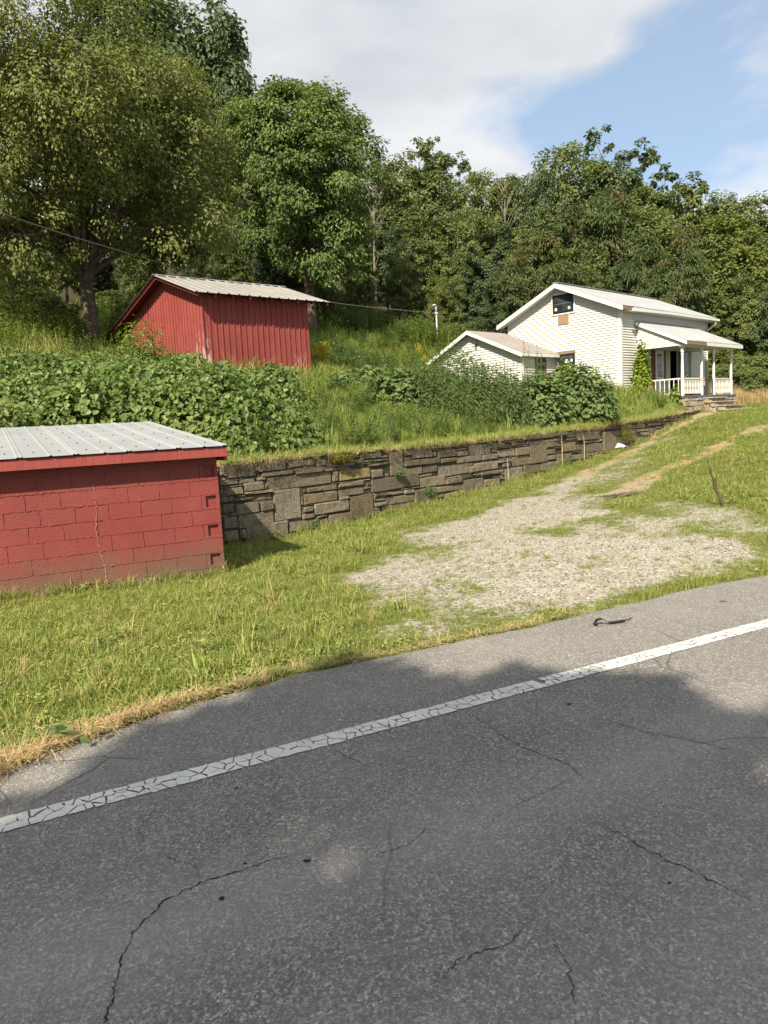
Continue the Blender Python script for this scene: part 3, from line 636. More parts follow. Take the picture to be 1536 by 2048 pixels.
for s in STONES:
    a, b = cells(*s)
    if occ[a, b].mean() > .55: continue
    occ[a, b] = True; lst.append((s[0], s[1], s[2], s[3]))
rs = random.Random(17)
hand = len(lst)
for i in range(nU):
    for j in range(nZ):
        if occ[i, j]: continue
        u = U0_+i*du
        big = rs.random(); far_ = u > 15.4 or u < 0
        wmax = rs.choice([.3, .5, .8, 1.1]) if far_ else rs.choice([.25, .35, .5]); hmax = rs.choice([.12, .18, .3, .42]) if far_ else rs.choice([.07, .09, .12])
        h = 0
        while j+h < nZ and not occ[i, j+h] and h*dz < hmax: h += 1
        w = 0
        while i+w < nU and not occ[i+w, j:j+h].any() and w*du < wmax: w += 1
        if w == 0 or h == 0: continue
        occ[i:i+w, j:j+h] = True
        if w*du < .06 and h*dz < .06: continue
        lst.append((u, u+w*du, Z0+j*dz, Z0+(j+h)*dz))
def stone_geo(u0, u1, z0, z1, r, front):
    """lumpy block: a 4x4 face pushed out, rounded at the rim"""
    g = .0075; u0 += g; u1 -= g; z0 += g*.8; z1 -= g*.8; n = 4; V = []; w, h = u1-u0, z1-z0; rim = min(.018, w*.2, h*.2)
    rnd = [r.gauss(0, 1) for _ in range(64)]
    k1, k2, k3, k4 = [r.uniform(-.5, 1)*min(.03, .12*min(w, h)) for _ in range(4)]
    tl, tr_ = r.uniform(-.35, .2)*min(.03, h*.2), r.uniform(-.35, .2)*min(.03, h*.2)
    for i in range(n):
        for j in range(n):
            fu, fz = i/(n-1), j/(n-1)
            if i in (1, 2): fu = rim/w+.0 if i == 1 else 1-rim/w
            if j in (1, 2): fz = rim/h if j == 1 else 1-rim/h
            edge = (i in (0, n-1)) or (j in (0, n-1)); corner = (i in (0, n-1)) and (j in (0, n-1))
            q = rnd[i*4+j]
            uu_ = u0+w*fu+q*.006; zz = z0+h*fz+rnd[16+i*4+j]*.005+(tl*(1-fu)+tr_*fu if j == n-1 else 0)
            if corner: uu_ += (1 if i == 0 else -1)*rim*.5; zz += (1 if j == 0 else -1)*rim*.5
            y = -front+(.024+.014*abs(q) if edge else rnd[32+i*4+j]*.006)
            V.append((uu_, y, zz))
    Fc = []
    for i in range(n-1):
        for j in range(n-1): a = i*n+j; Fc.append((a, a+n, a+n+1, a+1))
    rimi = [i*n for i in range(n)]+[(n-1)*n+j for j in range(1, n)]+[i*n+n-1 for i in range(n-2, -1, -1)]+[j for j in range(n-2, 0, -1)]
    b = len(V)
    for q in rimi: x, y, z = V[q]; V.append((x, .14, z))
    m = len(rimi)
    for k in range(m): Fc.append((rimi[k], b+k, b+(k+1) % m, rimi[(k+1) % m]))
    return V, Fc
order = sorted(range(len(lst)), key=lambda i: -((lst[i][1]-lst[i][0])*(lst[i][3]-lst[i][2])/(14+lst[i][0]*.73)**2))
named = set(order[:290]); rest = MB()
for i, (u0, u1, z0, z1) in enumerate(lst):
    fr = rs.uniform(-.010, .040) if i < hand else rs.uniform(-.035, .022)
    V, Fc = stone_geo(u0, u1, z0, z1, rs, fr)
    mname = 'wall_stone'
    if i < hand:
        if (u0, z0) == (1.21, -.12): mname = 'pale_stone'
        if (u0, z0) == (2.96, .5): mname = 'lichen_stone'
        if (u0, z0) == (3.19, -.36): mname = 'rusty_stone'
    if i in named:
        m = MB(); m.v = V; m.f = Fc; m.build('stone', MAT[mname], wall)
    else:
        b = len(rest.v); rest.v += V; rest.f += [tuple(b+k for k in f) for f in Fc]
if rest.v: rest.build('chink_stones', MAT['wall_stone'], wall)['kind'] = 'stuff'
# earth behind the stones, and an uneven cap of soil
m = MB(); uus = np.linspace(-1.1, WLEN, 90)
for a, b in zip(uus[:-1], uus[1:]):
    m.hexa([(a, .02, -.8), (b, .02, -.8), (b, .5, -.8), (a, .5, -.8), (a, .02, topz(a)-.04), (b, .02, topz(b)-.04), (b, .5, topz(b)-.02), (a, .5, topz(a)-.02)])
m.build('earth_backing', MAT['joint_earth'], wall)
m = MB(); uus = np.linspace(-1.1, WLEN, 240); hz = [topz(u)+rs.uniform(-.02, .035) for u in uus]; fy = [-.012+rs.uniform(-.02, .03) for u in uus]
for i in range(len(uus)-1):
    a, b = uus[i], uus[i+1]
    m.hexa([(a, fy[i], topz(a)-.045), (b, fy[i+1], topz(b)-.045), (b, .6, topz(b)-.05), (a, .6, topz(a)-.05), (a, fy[i]+.05, hz[i]), (b, fy[i+1]+.05, hz[i+1]), (b, .6, hz[i+1]-.0), (a, .6, hz[i])])
m.build('earth_cap', MAT['earth_cap'], wall)
# ================================================================ red barn
BZ = 3.0
barn = empty('red_barn', (BC[0], BC[1], BZ), math.atan2(BX[1], BX[0]))
tag(barn, 'red board and batten barn with ribbed metal roof on the bank', 'barn')
PK, EV, LFT = (2.45, 6.99-BZ), (-.47, 5.97-BZ), (8.05, 5.33-BZ)
def roofz(y): return PK[1]+(y-PK[0])*((PK[1]-EV[1])/(PK[0]-EV[0]) if y < PK[0] else (LFT[1]-PK[1])/(LFT[0]-PK[0]))
bw = .2135; BL = 4.06; nb = 19
for k in range(nb):
    x = k*bw; top = roofz(0)-.05
    MB().box(x+.002, x+bw-.002, rb.uniform(0, .006), .03, -.35, top).build('board', MAT['red_board_peeling' if k == 0 else 'red_board'], barn)
    if k: MB().box(x-.022, x+.022, -.024, -.001, -.3, top-.01).build('batten', MAT['red_board'], barn)
gw = .217; ng = 27
for k in range(ng):
    y0, y1 = k*gw+.034*(k == 0), (k+1)*gw-.004; d = rb.uniform(0, .006)
    zb = -.3+.25*k*gw*.5
    m = MB().hexa([(d, y0, zb), (.03, y0, zb), (.03, y1, zb), (d, y1, zb), (d, y0, roofz(y0)-.05), (.03, y0, roofz(y0)-.05), (.03, y1, roofz(y1)-.05), (d, y1, roofz(y1)-.05)])
    if k < ng: m.build('board', MAT['red_board_peeling' if k < 3 else 'red_board'], barn)
    if k and k < 27:
        MB().hexa([(-.022, y0-.022, zb), (-.001, y0-.022, zb), (-.001, y0+.020, zb), (-.022, y0+.020, zb), (-.022, y0-.022, roofz(y0-.022)-.06), (-.001, y0-.022, roofz(y0-.022)-.06), (-.001, y0+.020, roofz(y0+.020)-.06), (-.022, y0+.020, roofz(y0+.020)-.06)]).build('batten', MAT['red_board'], barn)
MB().box(-.03, .0, -.03, .055, -.3, roofz(0)-.08).build('corner_board', MAT['red_board_peeling'], barn)
MB().box(BL-.03, BL, .03, 5.8, -.3, roofz(5.8)-.1).build('end_wall', MAT['red_board'], barn)
MB().box(.03, BL-.03, 5.8, 5.83, 0, roofz(5.83)-.1).build('back_wall', MAT['red_board'], barn)
# open lean-to: posts
for x in (.1, 2.0, 3.9): MB().box(x-.07, x+.07, 7.45, 7.6, .8, roofz(7.6)-.12).build('lean_to_post', MAT['dark_timber'], barn)
# rafters and deck under the roof
for s, (ya, yb) in (('r', (EV[0]+.04, PK[0])), ('l', (PK[0], LFT[0]-.05))):
    x = -.36
    while x < 4.7:
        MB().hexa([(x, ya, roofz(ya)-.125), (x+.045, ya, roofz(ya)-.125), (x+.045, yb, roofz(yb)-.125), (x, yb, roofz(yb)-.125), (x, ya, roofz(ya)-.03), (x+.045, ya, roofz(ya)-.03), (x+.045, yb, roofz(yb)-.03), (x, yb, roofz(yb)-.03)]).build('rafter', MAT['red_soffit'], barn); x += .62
    n = int(abs(yb-ya)/.55)
    for k in range(n+1):
        y = ya+(yb-ya)*k/n*.985+.01
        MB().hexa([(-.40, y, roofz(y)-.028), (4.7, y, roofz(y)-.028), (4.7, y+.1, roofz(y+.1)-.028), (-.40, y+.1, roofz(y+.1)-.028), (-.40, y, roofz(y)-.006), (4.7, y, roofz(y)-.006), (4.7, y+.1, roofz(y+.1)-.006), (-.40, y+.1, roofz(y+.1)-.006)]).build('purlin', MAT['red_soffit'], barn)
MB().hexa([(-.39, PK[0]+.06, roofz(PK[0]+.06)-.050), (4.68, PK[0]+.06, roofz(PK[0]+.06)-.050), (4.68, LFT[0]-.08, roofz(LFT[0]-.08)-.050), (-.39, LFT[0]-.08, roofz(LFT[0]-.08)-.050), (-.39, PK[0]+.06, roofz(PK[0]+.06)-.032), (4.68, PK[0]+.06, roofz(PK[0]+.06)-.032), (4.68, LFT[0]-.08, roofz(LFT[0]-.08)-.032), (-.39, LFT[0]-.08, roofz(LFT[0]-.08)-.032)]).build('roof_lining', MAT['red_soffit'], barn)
def swoosh(k): return .004*(k % 2)
x = -.44; k = 0
while x < 4.7:
    w = .74; e = rb.uniform(-.02, .02)
    sheet('roof_sheet', MAT['roof_rusty'], barn, x, x+w+.02, EV[0]+e, roofz(EV[0]+e)+swoosh(k), PK[0], PK[1]+swoosh(k), [x+.06, x+.43], .03, .045)
    sheet('roof_sheet', MAT['roof_rusty'], barn, x, x+w+.02, LFT[0]-e, roofz(LFT[0]-e)+swoosh(k), PK[0], PK[1]+swoosh(k), [x+.06, x+.43], .03, .045)
    x += w; k += 1
x = -.46
while x < 4.6:
    w = 1.3
    m = MB()
    for s in (-1, 1):
        y2 = PK[0]+s*.13
        m.hexa([(x, PK[0], PK[1]+.036), (x+w, PK[0], PK[1]+.036), (x+w, y2, roofz(y2)+.036), (x, y2, roofz(y2)+.036), (x, PK[0], PK[1]+.042), (x+w, PK[0], PK[1]+.042), (x+w, y2, roofz(y2)+.042), (x, y2, roofz(y2)+.042)])
    m.build('ridge_cap', MAT['roof_grey'], barn); x += w+.003
# ================================================================ white house
house = empty('white_house', (HC[0], HC[1], 0), math.atan2(HX[1], HX[0]))
tag(house, 'small white lap sided farmhouse with grey metal roof, side addition and front porch', 'house')
E_ = .1016
def span_sub(a, b, holes):
    seg = [(a, b)]
    for h0, h1 in holes:
        o = []
        for s, e in seg:
            if h1 <= s or h0 >= e: o.append((s, e)); continue
            if h0 > s: o.append((s, h0))
            if h1 < e: o.append((h1, e))
        seg = o
    return [(s, e) for s, e in seg if e-s > .02]
def lap(plane, c, z0, z1, span, mat, holes=(), e=E_, sign=-1):
    """lap siding on the plane x=c or y=c, outer side towards sign"""
    z = z0
    while z < z1-.01:
        zt = min(z+e, z1); a0, b0 = span(z); a1, b1 = span(zt-.001)
        if b0-a0 < .05: break
        if b1 < a1: a1 = b1 = (a1+b1)/2
        hh = [(h[0], h[1]) for h in holes if h[2] < (z+zt)/2 < h[3]]
        for s, t in span_sub(a0, b0, hh):
            s1 = a1 if s == a0 else s; t1 = b1 if t == b0 else t
            po, pi = c+sign*.035, c+sign*.002
            P = [(po, s, z), (po, t, z), (c, t, z), (c, s, z), (pi, s1, zt), (pi, t1, zt), (c, t1, zt), (c, s1, zt)]
            if plane == 'y': P = [(b, a, q) for a, b, q in P]
            MB().hexa(P).build('siding_board', MAT[mat], house)
        z += e
HW, HE, HP, HL = 5.46, 5.78, 6.98, 8.1; SLP = (HP-HE)/(HW/2)
FZ = 2.12
# shell behind the boards
gable = lambda x, d: MB().poly([(x, 0.0, 1.6), (x, HW, 1.6), (x, HW, HE), (x, HW/2, HP), (x, 0.0, HE)], (d, 0, 0))
gable(.004, .1).build('gable_wall', MAT['white_siding'], house); gable(HL-.1, .1).build('far_gable_wall', MAT['white_siding'], house)
DOOR = (4.27, 5.16)
m = MB().box(.11, DOOR[0], .004, .1, 1.6, HE).box(DOOR[1], HL-.11, .004, .1, 1.6, HE).box(DOOR[0], DOOR[1], .004, .1, 4.2, HE).box(DOOR[0], DOOR[1], .004, .1, 1.6, FZ)
m.build('front_wall', MAT['white_siding'], house)
MB().box(.11, HL-.11, HW-.1, HW, 1.6, HE).build('back_wall', MAT['white_siding'], house)
MB().box(.11, HL-.11, .11, HW-.11, FZ-.1, FZ).build('interior_floor', MAT['dark_room'], house)
MB().box(3.6, 3.65, .11, 3, FZ, 4.6).box(3.65, 6, 2.95, 3.0, FZ, 4.6).box(6, 6.05, .11, 3, FZ, 4.6).box(3.6, 6.05, .11, 3, 4.6, 4.65).build('interior_partition', MAT['dark_room'], house)
gs = lambda z: (0.03, HW) if z < HE else ((z-HE)/SLP, HW-(z-HE)/SLP)
lap('x', 0.0, 1.75, HP, gs, 'white_siding')
lap('y', 0.0, 1.75, 5.74, lambda z: (.03, HL), 'white_siding', [(DOOR[0]-.09, DOOR[1]+.12, 0, 4.25), (2.50, 3.86, 0, 4.25), (3.86, DOOR[0]-.09, 0, 4.25)])
lap('y', 0.0, FZ, 4.2, lambda z: (3.86, DOOR[0]-.09), 'cream_siding')
# corner posts
MB().box(-.054, .07, -.054, -.042, 1.7, HE).box(-.054, -.042, -.0415, .07, 1.7, HE+.02).build('corner_trim', MAT['white_trim'], house)
MB().box(HL-.06, HL+.02, -.054, -.042, 1.7, HE).build('corner_trim', MAT['white_trim'], house)
# roof
def rz(y): return HP+.10-abs(y-HW/2)*SLP
OV = .33; XR0, XR1 = -.40, HL+.42
for s in (-1, 1):
    ye = HW/2+s*(HW/2+OV); yk = HW/2
    x = XR0; k = 0
    while x < XR1-.05:
        w = min(.90, XR1-x)
        sheet('roof_sheet', MAT['roof_house'], house, x, x+w+.01, ye, rz(ye)+.002*(k % 2), yk, rz(yk)+.002*(k % 2), [c for c in (x+.06, x+.29, x+.52, x+.75) if c < x+w-.03], .02, .03); x += w; k += 1
    # deck and rake boards
    MB().hexa([(XR0+.03, ye-s*.02, rz(ye)-.06), (XR1-.03, ye-s*.02, rz(ye)-.06), (XR1-.03, yk, rz(yk)-.06), (XR0+.03, yk, rz(yk)-.06), (XR0+.03, ye-s*.02, rz(ye)-.008), (XR1-.03, ye-s*.02, rz(ye)-.008), (XR1-.03, yk, rz(yk)-.008), (XR0+.03, yk, rz(yk)-.008)]).build('roof_deck', MAT['old_wood'], house)
    for xa, xb in ((XR0-.002, XR0+.026), (XR1-.026, XR1+.002)):
        MB().hexa([(xa, ye, rz(ye)-.19), (xb, ye, rz(ye)-.19), (xb, yk, rz(yk)-.19), (xa, yk, rz(yk)-.19), (xa, ye, rz(ye)-.012), (xb, ye, rz(ye)-.012), (xb, yk, rz(yk)-.012), (xa, yk, rz(yk)-.012)]).build('rake_board', MAT['white_trim'], house)
    MB().hexa([(XR0+.03, ye-s*.03, rz(ye)-.150), (-.03, ye-s*.03, rz(ye)-.150), (-.03, yk, rz(yk)-.150), (XR0+.03, yk, rz(yk)-.150), (XR0+.03, ye-s*.03, rz(ye)-.135), (-.03, ye-s*.03, rz(ye)-.135), (-.03, yk, rz(yk)-.135), (XR0+.03, yk, rz(yk)-.135)]).build('rake_soffit', MAT['white_siding'], house)
MB().box(XR0, XR1, HW/2-.12, HW/2+.12, rz(HW/2)+.012, rz(HW/2)+.035).build('ridge_cap', MAT['roof_house'], house)
ye = -OV
MB().box(-.03, XR1-.03, ye+.03, -.03, rz(ye)-.17, rz(ye)-.155).build('eave_soffit', MAT['white_siding'], house)
MB().box(XR0+.9, XR1-.02, ye+.0, ye+.022, rz(ye)-.17, rz(ye)-.02).build('eave_fascia', MAT['white_trim'], house)
MB().box(XR0+.03, XR0+.88, ye+.01, ye+.03, rz(ye)-.15, rz(ye)-.02).build('eave_fascia', MAT['old_wood'], house)
# gutter, sagging and open at the near end, with its downspout
m = MB(); g0, g1 = XR0+.55, XR1+.02
zg = lambda x: rz(ye)-.045-.06*max(0, (3.2-x)/3.0)
for a, b in zip(np.linspace(g0, g1, 12)[:-1], np.linspace(g0, g1, 12)[1:]):
    za, zb = zg(a), zg(b)
    m.hexa([(a, ye-.11, za-.10), (b, ye-.11, zb-.10), (b, ye-.004, zb-.10), (a, ye-.004, za-.10), (a, ye-.11, za-.09), (b, ye-.11, zb-.09), (b, ye-.004, zb-.09), (a, ye-.004, za-.09)])
    m.hexa([(a, ye-.125, za-.10), (b, ye-.125, zb-.10), (b, ye-.112, zb-.10), (a, ye-.112, za-.10), (a, ye-.125, za), (b, ye-.125, zb), (b, ye-.112, zb), (a, ye-.112, za)])
m.build('gutter', MAT['white_trim'], house)
MB().tube([(HL+.1, ye-.06, rz(ye)-.15), (HL+.1, ye-.06, rz(ye)-.25), (HL-.12, -.12, rz(ye)-.55), (HL-.12, -.09, rz(ye)-.7), (HL-.12, -.09, 2.0)], .042, 8).build('downspout', MAT['white_trim'], house, True)
# windows on the gable
def window(y0, y1, z0, z1, trim, x=-.056, left_wood=False, header=False, stickers=()):
    w = empty('window', (0, 0, 0)); w.parent = house
    MB().box(x-.01, .0, y0, y0+.07, z0, z1).box(x-.01, .0, y1-.07, y1, z0, z1).box(x-.01, .0, y0+.07, y1-.07, z0, z0+.07).box(x-.01, .0, y0+.07, y1-.07, z1-.07, z1).build('frame', MAT['black_frame'], w)
    MB().box(x+.008, -.002, y0+.07, y1-.07, z0+.07, z1-.07).build('pane', MAT['dark_glass'], w)
    MB().box(x+.0, x+.007, y0+.07, y1-.07, (z0+z1)/2-.012, (z0+z1)/2+.012).build('meeting_rail', MAT['slate_paint'], w)
    if trim:
        t = .05; a, b, c, d = y0-trim, y1+trim*.6, z0-trim*.6, z1+trim*.8
        MB().box(x-.014, .0, a-t, a, c-t, d+t).box(x-.014, .0, b, b+t, c-t, d+t).box(x-.014, .0, a, b, c-t, c).box(x-.014, .0, a, b, d, d+t).build('trim', MAT['white_trim'], w)
    if left_wood: MB().box(x-.004, .0, y1+.002, y1+.055, z0, z1).build('bare_strip', MAT['old_wood'], w)
    if header: MB().box(x-.012, .0, y0-.02, y1+.06, z1+.005, z1+.12).build('header_board', MAT['old_wood'], w)
    for (sy, sz, sw, sh) in stickers: MB().box(x+.003, x+.0075, sy, sy+sw, sz, sz+sh).build('sticker', MAT['sticker'], w)
    return w
window(2.08, 3.04, 5.88, 6.62, .045, left_wood=True, stickers=((2.22, 5.99, .10, .11), (2.86, 5.99, .10, .11)))
window(2.06, 2.84, 3.22, 4.16, 0, header=True, stickers=((2.32, 3.80, .22, .07), (2.40, 3.88, .10, .05), (2.17, 3.82, .08, .11), (2.2, 3.55, .12, .08)))
MB().box(-.050, 0, 2.30, 2.82, 5.39, 5.80).build('osb_patch', MAT['osb'], house)
MB().box(-.054, 0, 2.28, 2.297, 5.37, 5.81).box(-.054, 0, 2.823, 2.84, 5.37, 5.81).build('patch_trim', MAT['white_trim'], house)
# ---- addition in front of the gable
AD = -2.42; AP, APZ = 5.60, 5.30; AR, AL = 3.02, 8.25; ARZ, ALZ = 4.18, 4.06
def az(y): return APZ-(AP-y)*(APZ-ARZ)/(AP-AR) if y < AP else APZ-(y-AP)*(APZ-ALZ)/(AL-AP)
MB().poly([(AD+.004, AR, 1.6), (AD+.004, AL, 1.6), (AD+.004, AL, ALZ), (AD+.004, AP, APZ), (AD+.004, AR, ARZ)], (.09, 0, 0)).build('addition_gable', MAT['white_siding'], house)
MB().box(AD+.1, -.03, AR+.004, AR+.09, 1.6, ARZ).build('addition_side', MAT['white_siding'], house)
MB().box(AD+.1, -.03, AL-.09, AL, 1.6, ALZ).build('addition_far_side', MAT['white_siding'], house)
def aspan(z):
    a = AR+.02 if z < ARZ else AR+(z-ARZ)*(AP-AR)/(APZ-ARZ); b = AL if z < ALZ else AL-(z-ALZ)*(AL-AP)/(APZ-ALZ); return a, b
lap('x', AD, 1.9, APZ, aspan, 'white_siding'); lap('y', AR, 1.9, ARZ, lambda z: (AD+.02, -.04), 'white_siding', [(-1.55, -.75, 3.2, 4.02)])
MB().box(AD-.054, AD+.05, AR-.054, AR-.042, 1.8, ARZ).box(AD-.054, AD-.042, AR-.0415, AR+.05, 1.8, ARZ).build('corner_trim', MAT['white_trim'], house)
MB().box(-1.55, -.75, AR-.012, AR-.001, 3.2, 4.0).build('addition_window_pane', MAT['dark_glass'], house)
MB().box(-1.56, -1.49, AR-.03, AR-.002, 3.2, 4.02).box(-.81, -.74, AR-.03, AR-.002, 3.2, 4.02).box(-1.49, -.81, AR-.03, AR-.002, 3.94, 4.02).build('addition_window_frame', MAT['brown_board'], house)
def azr(y): return az(y)+.09
for (ya, mat) in ((AR-.22, 'roof_pinkish'), (AL+.25, 'roof_pinkish')):
    x = AD-.34; k = 0
    while x < -.05:
        w = min(.69, -.03-x)
        sheet('roof_sheet', MAT[mat], house, x, x+w, ya, azr(ya)+.002*(k % 2), AP, azr(AP)+.002*(k % 2), [c for c in (x+.06, x+.23, x+.40, x+.57) if c < x+w-.03], .014, .025); x += w; k += 1
    MB().hexa([(AD-.345, ya, azr(ya)-.16), (AD-.32, ya, azr(ya)-.16), (AD-.32, AP, azr(AP)-.16), (AD-.345, AP, azr(AP)-.16), (AD-.345, ya, azr(ya)-.008), (AD-.32, ya, azr(ya)-.008), (AD-.32, AP, azr(AP)-.008), (AD-.345, AP, azr(AP)-.008)]).build('rake_board', MAT['white_trim'], house)
    MB().hexa([(AD-.318, ya, azr(ya)-.06), (-.04, ya, azr(ya)-.06), (-.04, AP, azr(AP)-.06), (AD-.318, AP, azr(AP)-.06), (AD-.318, ya, azr(ya)-.01), (-.04, ya, azr(ya)-.01), (-.04, AP, azr(AP)-.01), (AD-.318, AP, azr(AP)-.01)]).build('roof_deck', MAT['white_siding'], house)
MB().box(AD-.33, -.035, AR-.245, AR-.222, azr(AR-.22)-.13, azr(AR-.22)-.01).build('eave_fascia', MAT['white_trim'], house)
m = MB().tube([(AD-.03, 5.30, 4.80), (AD-.10, 5.30, 4.84), (AD-.13, 5.28, 4.78)], .022, 6).tube([(AD-.03, 5.32, 4.55), (AD-.09, 5.33, 4.62), (AD-.08, 5.38, 4.72)], .02, 6).box(AD-.06, AD-.025, 5.28, 5.40, 4.70, 4.78); m.build('wall_fitting', MAT['cable_black'], house)
MB().box(AD-.06, AD-.025, 5.28, 5.34, 4.96, 5.02).build('wall_bracket', MAT['cable_black'], house)
# ---- front doors and windows
def fbox(name, mat, x0, x1, z0, z1, y0=-.03, y1=.002, parent=house): return MB().box(x0, x1, y0, y1, z0, z1).build(name, MAT[mat], parent)
fbox('narrow_window_pane', 'dark_glass', 1.66, 2.12, 2.62, 4.16, -.046)
fbox('narrow_window_frame', 'black_frame', 1.60, 1.658, 2.55, 4.2, -.050); fbox('narrow_window_frame', 'brown_board', 2.122, 2.20, 2.55, 4.2, -.050); fbox('narrow_window_rail', 'black_frame', 1.66, 2.12, 3.36, 3.40, -.052, -.047)
fbox('brown_panel', 'brown_board', 2.52, 2.90, FZ, 4.2); fbox('brown_panel', 'brown_board', 3.68, 3.85, FZ, 4.2)
door = fbox('front_door', 'white_trim', 2.94, 3.64, FZ+.02, 4.14, -.02)
for i in range(3):
    for j in range(3): fbox('pane', 'dark_glass', 3.10+.135*i, 3.10+.135*i+.115, 3.0+.34*j, 3.0+.34*j+.31, -.026, -.0205, door)
MB().tube([(3.57, -.022, 3.05), (3.57, -.06, 3.05)], .03, 8).build('handle', MAT['galvanised'], door)
fbox('door_frame', 'white_trim', 2.905, 2.937, FZ, 4.2); fbox('door_frame', 'white_trim', 3.643, 3.676, FZ, 4.2)
fbox('doorway_jamb', 'white_trim', DOOR[0]-.08, DOOR[0]-.002, FZ, 4.24, -.03, .09); fbox('doorway_jamb', 'black_frame', DOOR[1]+.002, DOOR[1]+.11, FZ, 4.24, -.03, .09); fbox('doorway_head', 'white_trim', DOOR[0], DOOR[1], 4.17, 4.24, -.03, .09)
fbox('dark_window', 'dark_glass', 5.62, 5.98, 2.6, 4.1, -.046); fbox('dark_window_frame', 'black_frame', 5.55, 5.617, 2.52, 4.18, -.050)
# ---- porch
PD = 1.85; PX0, PX1 = 1.28, 6.55
MB().box(PX0+.05, PX1-.02, -PD-.12, -.04, FZ-.10, FZ).build('porch_floor', MAT['slate_paint'], house)
MB().box(PX0+.12, PX1-.1, -PD-.02, -.06, 1.1, FZ-.1).build('porch_core', MAT['joint_earth'], house)
pz = lambda y: 5.26+y*.475      # porch roof top, y negative outwards
x = PX0-.14; k = 0; yl = -PD-.32
while x < PX1+.18:
    w = min(.9, PX1+.2-x)
    sheet('porch_roof_sheet', MAT['roof_house'], house, x, x+w+.008, yl, pz(yl)+.002*(k % 2), -.03, pz(-.03)+.002*(k % 2), [c for c in (x+.06, x+.29, x+.52, x+.75) if c < x+w-.03], .02, .03); x += w; k += 1
MB().hexa([(PX0-.10, yl+.02, pz(yl)-.06), (PX1+.16, yl+.02, pz(yl)-.06), (PX1+.16, -.03, pz(0)-.07), (PX0-.10, -.03, pz(0)-.07), (PX0-.10, yl+.02, pz(yl)-.01), (PX1+.16, yl+.02, pz(yl)-.01), (PX1+.16, -.03, pz(0)-.03), (PX0-.10, -.03, pz(0)-.03)]).build('porch_deck', MAT['old_wood'], house)
for xa in (PX0-.145, PX1+.175):
    MB().hexa([(xa, yl, pz(yl)-.15), (xa+.025, yl, pz(yl)-.15), (xa+.025, -.03, pz(-.03)-.16), (xa, -.03, pz(-.03)-.16), (xa, yl, pz(yl)-.012), (xa+.025, yl, pz(yl)-.012), (xa+.025, -.03, pz(-.03)-.012), (xa, -.03, pz(-.03)-.012)]).build('porch_rake_board', MAT['white_trim'], house)
MB().box(PX0-.10, 3.0, yl, yl+.02, pz(yl)-.14, pz(yl)-.015).build('porch_fascia', MAT['old_wood'], house); MB().box(3.003, PX1+.17, yl-.003, yl+.02, pz(yl)-.15, pz(yl)-.012).build('porch_fascia', MAT['white_trim'], house)
CZ = 4.14
MB().box(PX0+.02, PX1, -PD-.28, -.04, CZ, CZ+.02).build('porch_ceiling', MAT['white_siding'], house)
MB().box(PX0+.0, PX1, -PD-.06, -PD+.06, CZ-.10, CZ-.002).build('porch_beam', MAT['white_trim'], house)
# triangular side panel of lap boards
z = CZ-.06
while z < pz(-.05)-.2:
    zt = z+E_; y_at = lambda q: max(-PD-.02, (q+.13-5.26)/.475)
    a0, a1 = y_at(z), y_at(zt)
    if a1 > -.1: break
    MB().hexa([(PX0-.024, a0, z), (PX0-.024, -.03, z), (PX0, -.03, z), (PX0, a0, z), (PX0-.003, a1, zt), (PX0-.003, -.03, zt), (PX0, -.03, zt), (PX0, a1, zt)]).build('siding_board', MAT['white_siding'], house); z = zt
MB().poly([(PX0+.002, -PD, CZ-.06), (PX0+.002, -.03, CZ-.06), (PX0+.002, -.03, pz(-.03)-.1), (PX0+.002, -PD, pz(-PD)-.1)], (.03, 0, 0)).build('porch_side_panel', MAT['white_siding'], house)
# turned posts
def post(x, y):
    prof = [(.0, .058), (.55, .058), (.60, .062), (.64, .035), (.72, .050), (1.15, .044), (1.55, .034), (1.62, .050), (1.66, .036), (1.70, .058), (1.92, .058)]
    m = MB(); m.tube([(x, y, FZ+h) for h, r in prof], [r*1.15 for h, r in prof], 10); return m.build('porch_post', MAT['white_trim'], house)
PS = [1.45, 3.22, 4.42, 6.25]
for px in PS: post(px, -PD)
post_b = MB().box(6.2, 6.3, -.12, -.03, FZ, CZ).build('porch_post', MAT['white_trim'], house)
def rail(ax, ay, bx, by, n, zr=.70):
    L = math.hypot(bx-ax, by-ay); dx, dy = (bx-ax)/L, (by-ay)/L; qx, qy = -dy*.03, dx*.03
    for z0, z1, nm in ((zr-.05, zr, 'top_rail'), (.07, .11, 'bottom_rail')):
        MB().hexa([(ax-qx, ay-qy, FZ+z0), (bx-qx, by-qy, FZ+z0), (bx+qx, by+qy, FZ+z0), (ax+qx, ay+qy, FZ+z0), (ax-qx, ay-qy, FZ+z1), (bx-qx, by-qy, FZ+z1), (bx+qx, by+qy, FZ+z1), (ax+qx, ay+qy, FZ+z1)]).build(nm, MAT['white_trim'], house)
    for k in range(n):
        t = (k+.5)/n; x, y = ax+(bx-ax)*t, ay+(by-ay)*t
        MB().tube([(x, y, FZ+.11), (x, y, FZ+.22), (x, y, FZ+.26), (x, y, FZ+.40), (x, y, FZ+.54), (x, y, FZ+.58), (x, y, FZ+zr-.05)], [.022, .022, .014, .024, .014, .022, .022], 6).build('baluster', MAT['white_trim'], house)
rail(1.45, -.06, 1.45, -PD+.07, 9); rail(1.53, -PD, 3.14, -PD, 11); rail(4.5, -PD, 6.17, -PD, 11); rail(6.25, -PD+.07, 6.25, -.08, 9)
MB().tube([(3.40, -PD-.03, FZ), (3.40, -PD-.03, FZ+.62), (4.25, -PD-.03, FZ+.62), (4.25, -PD-.03, FZ)], .018, 6).tube([(3.8, -PD-.03, FZ), (3.8, -PD-.03, FZ+.61)], .012, 6).build('metal_gate', MAT['black_paint'], house)
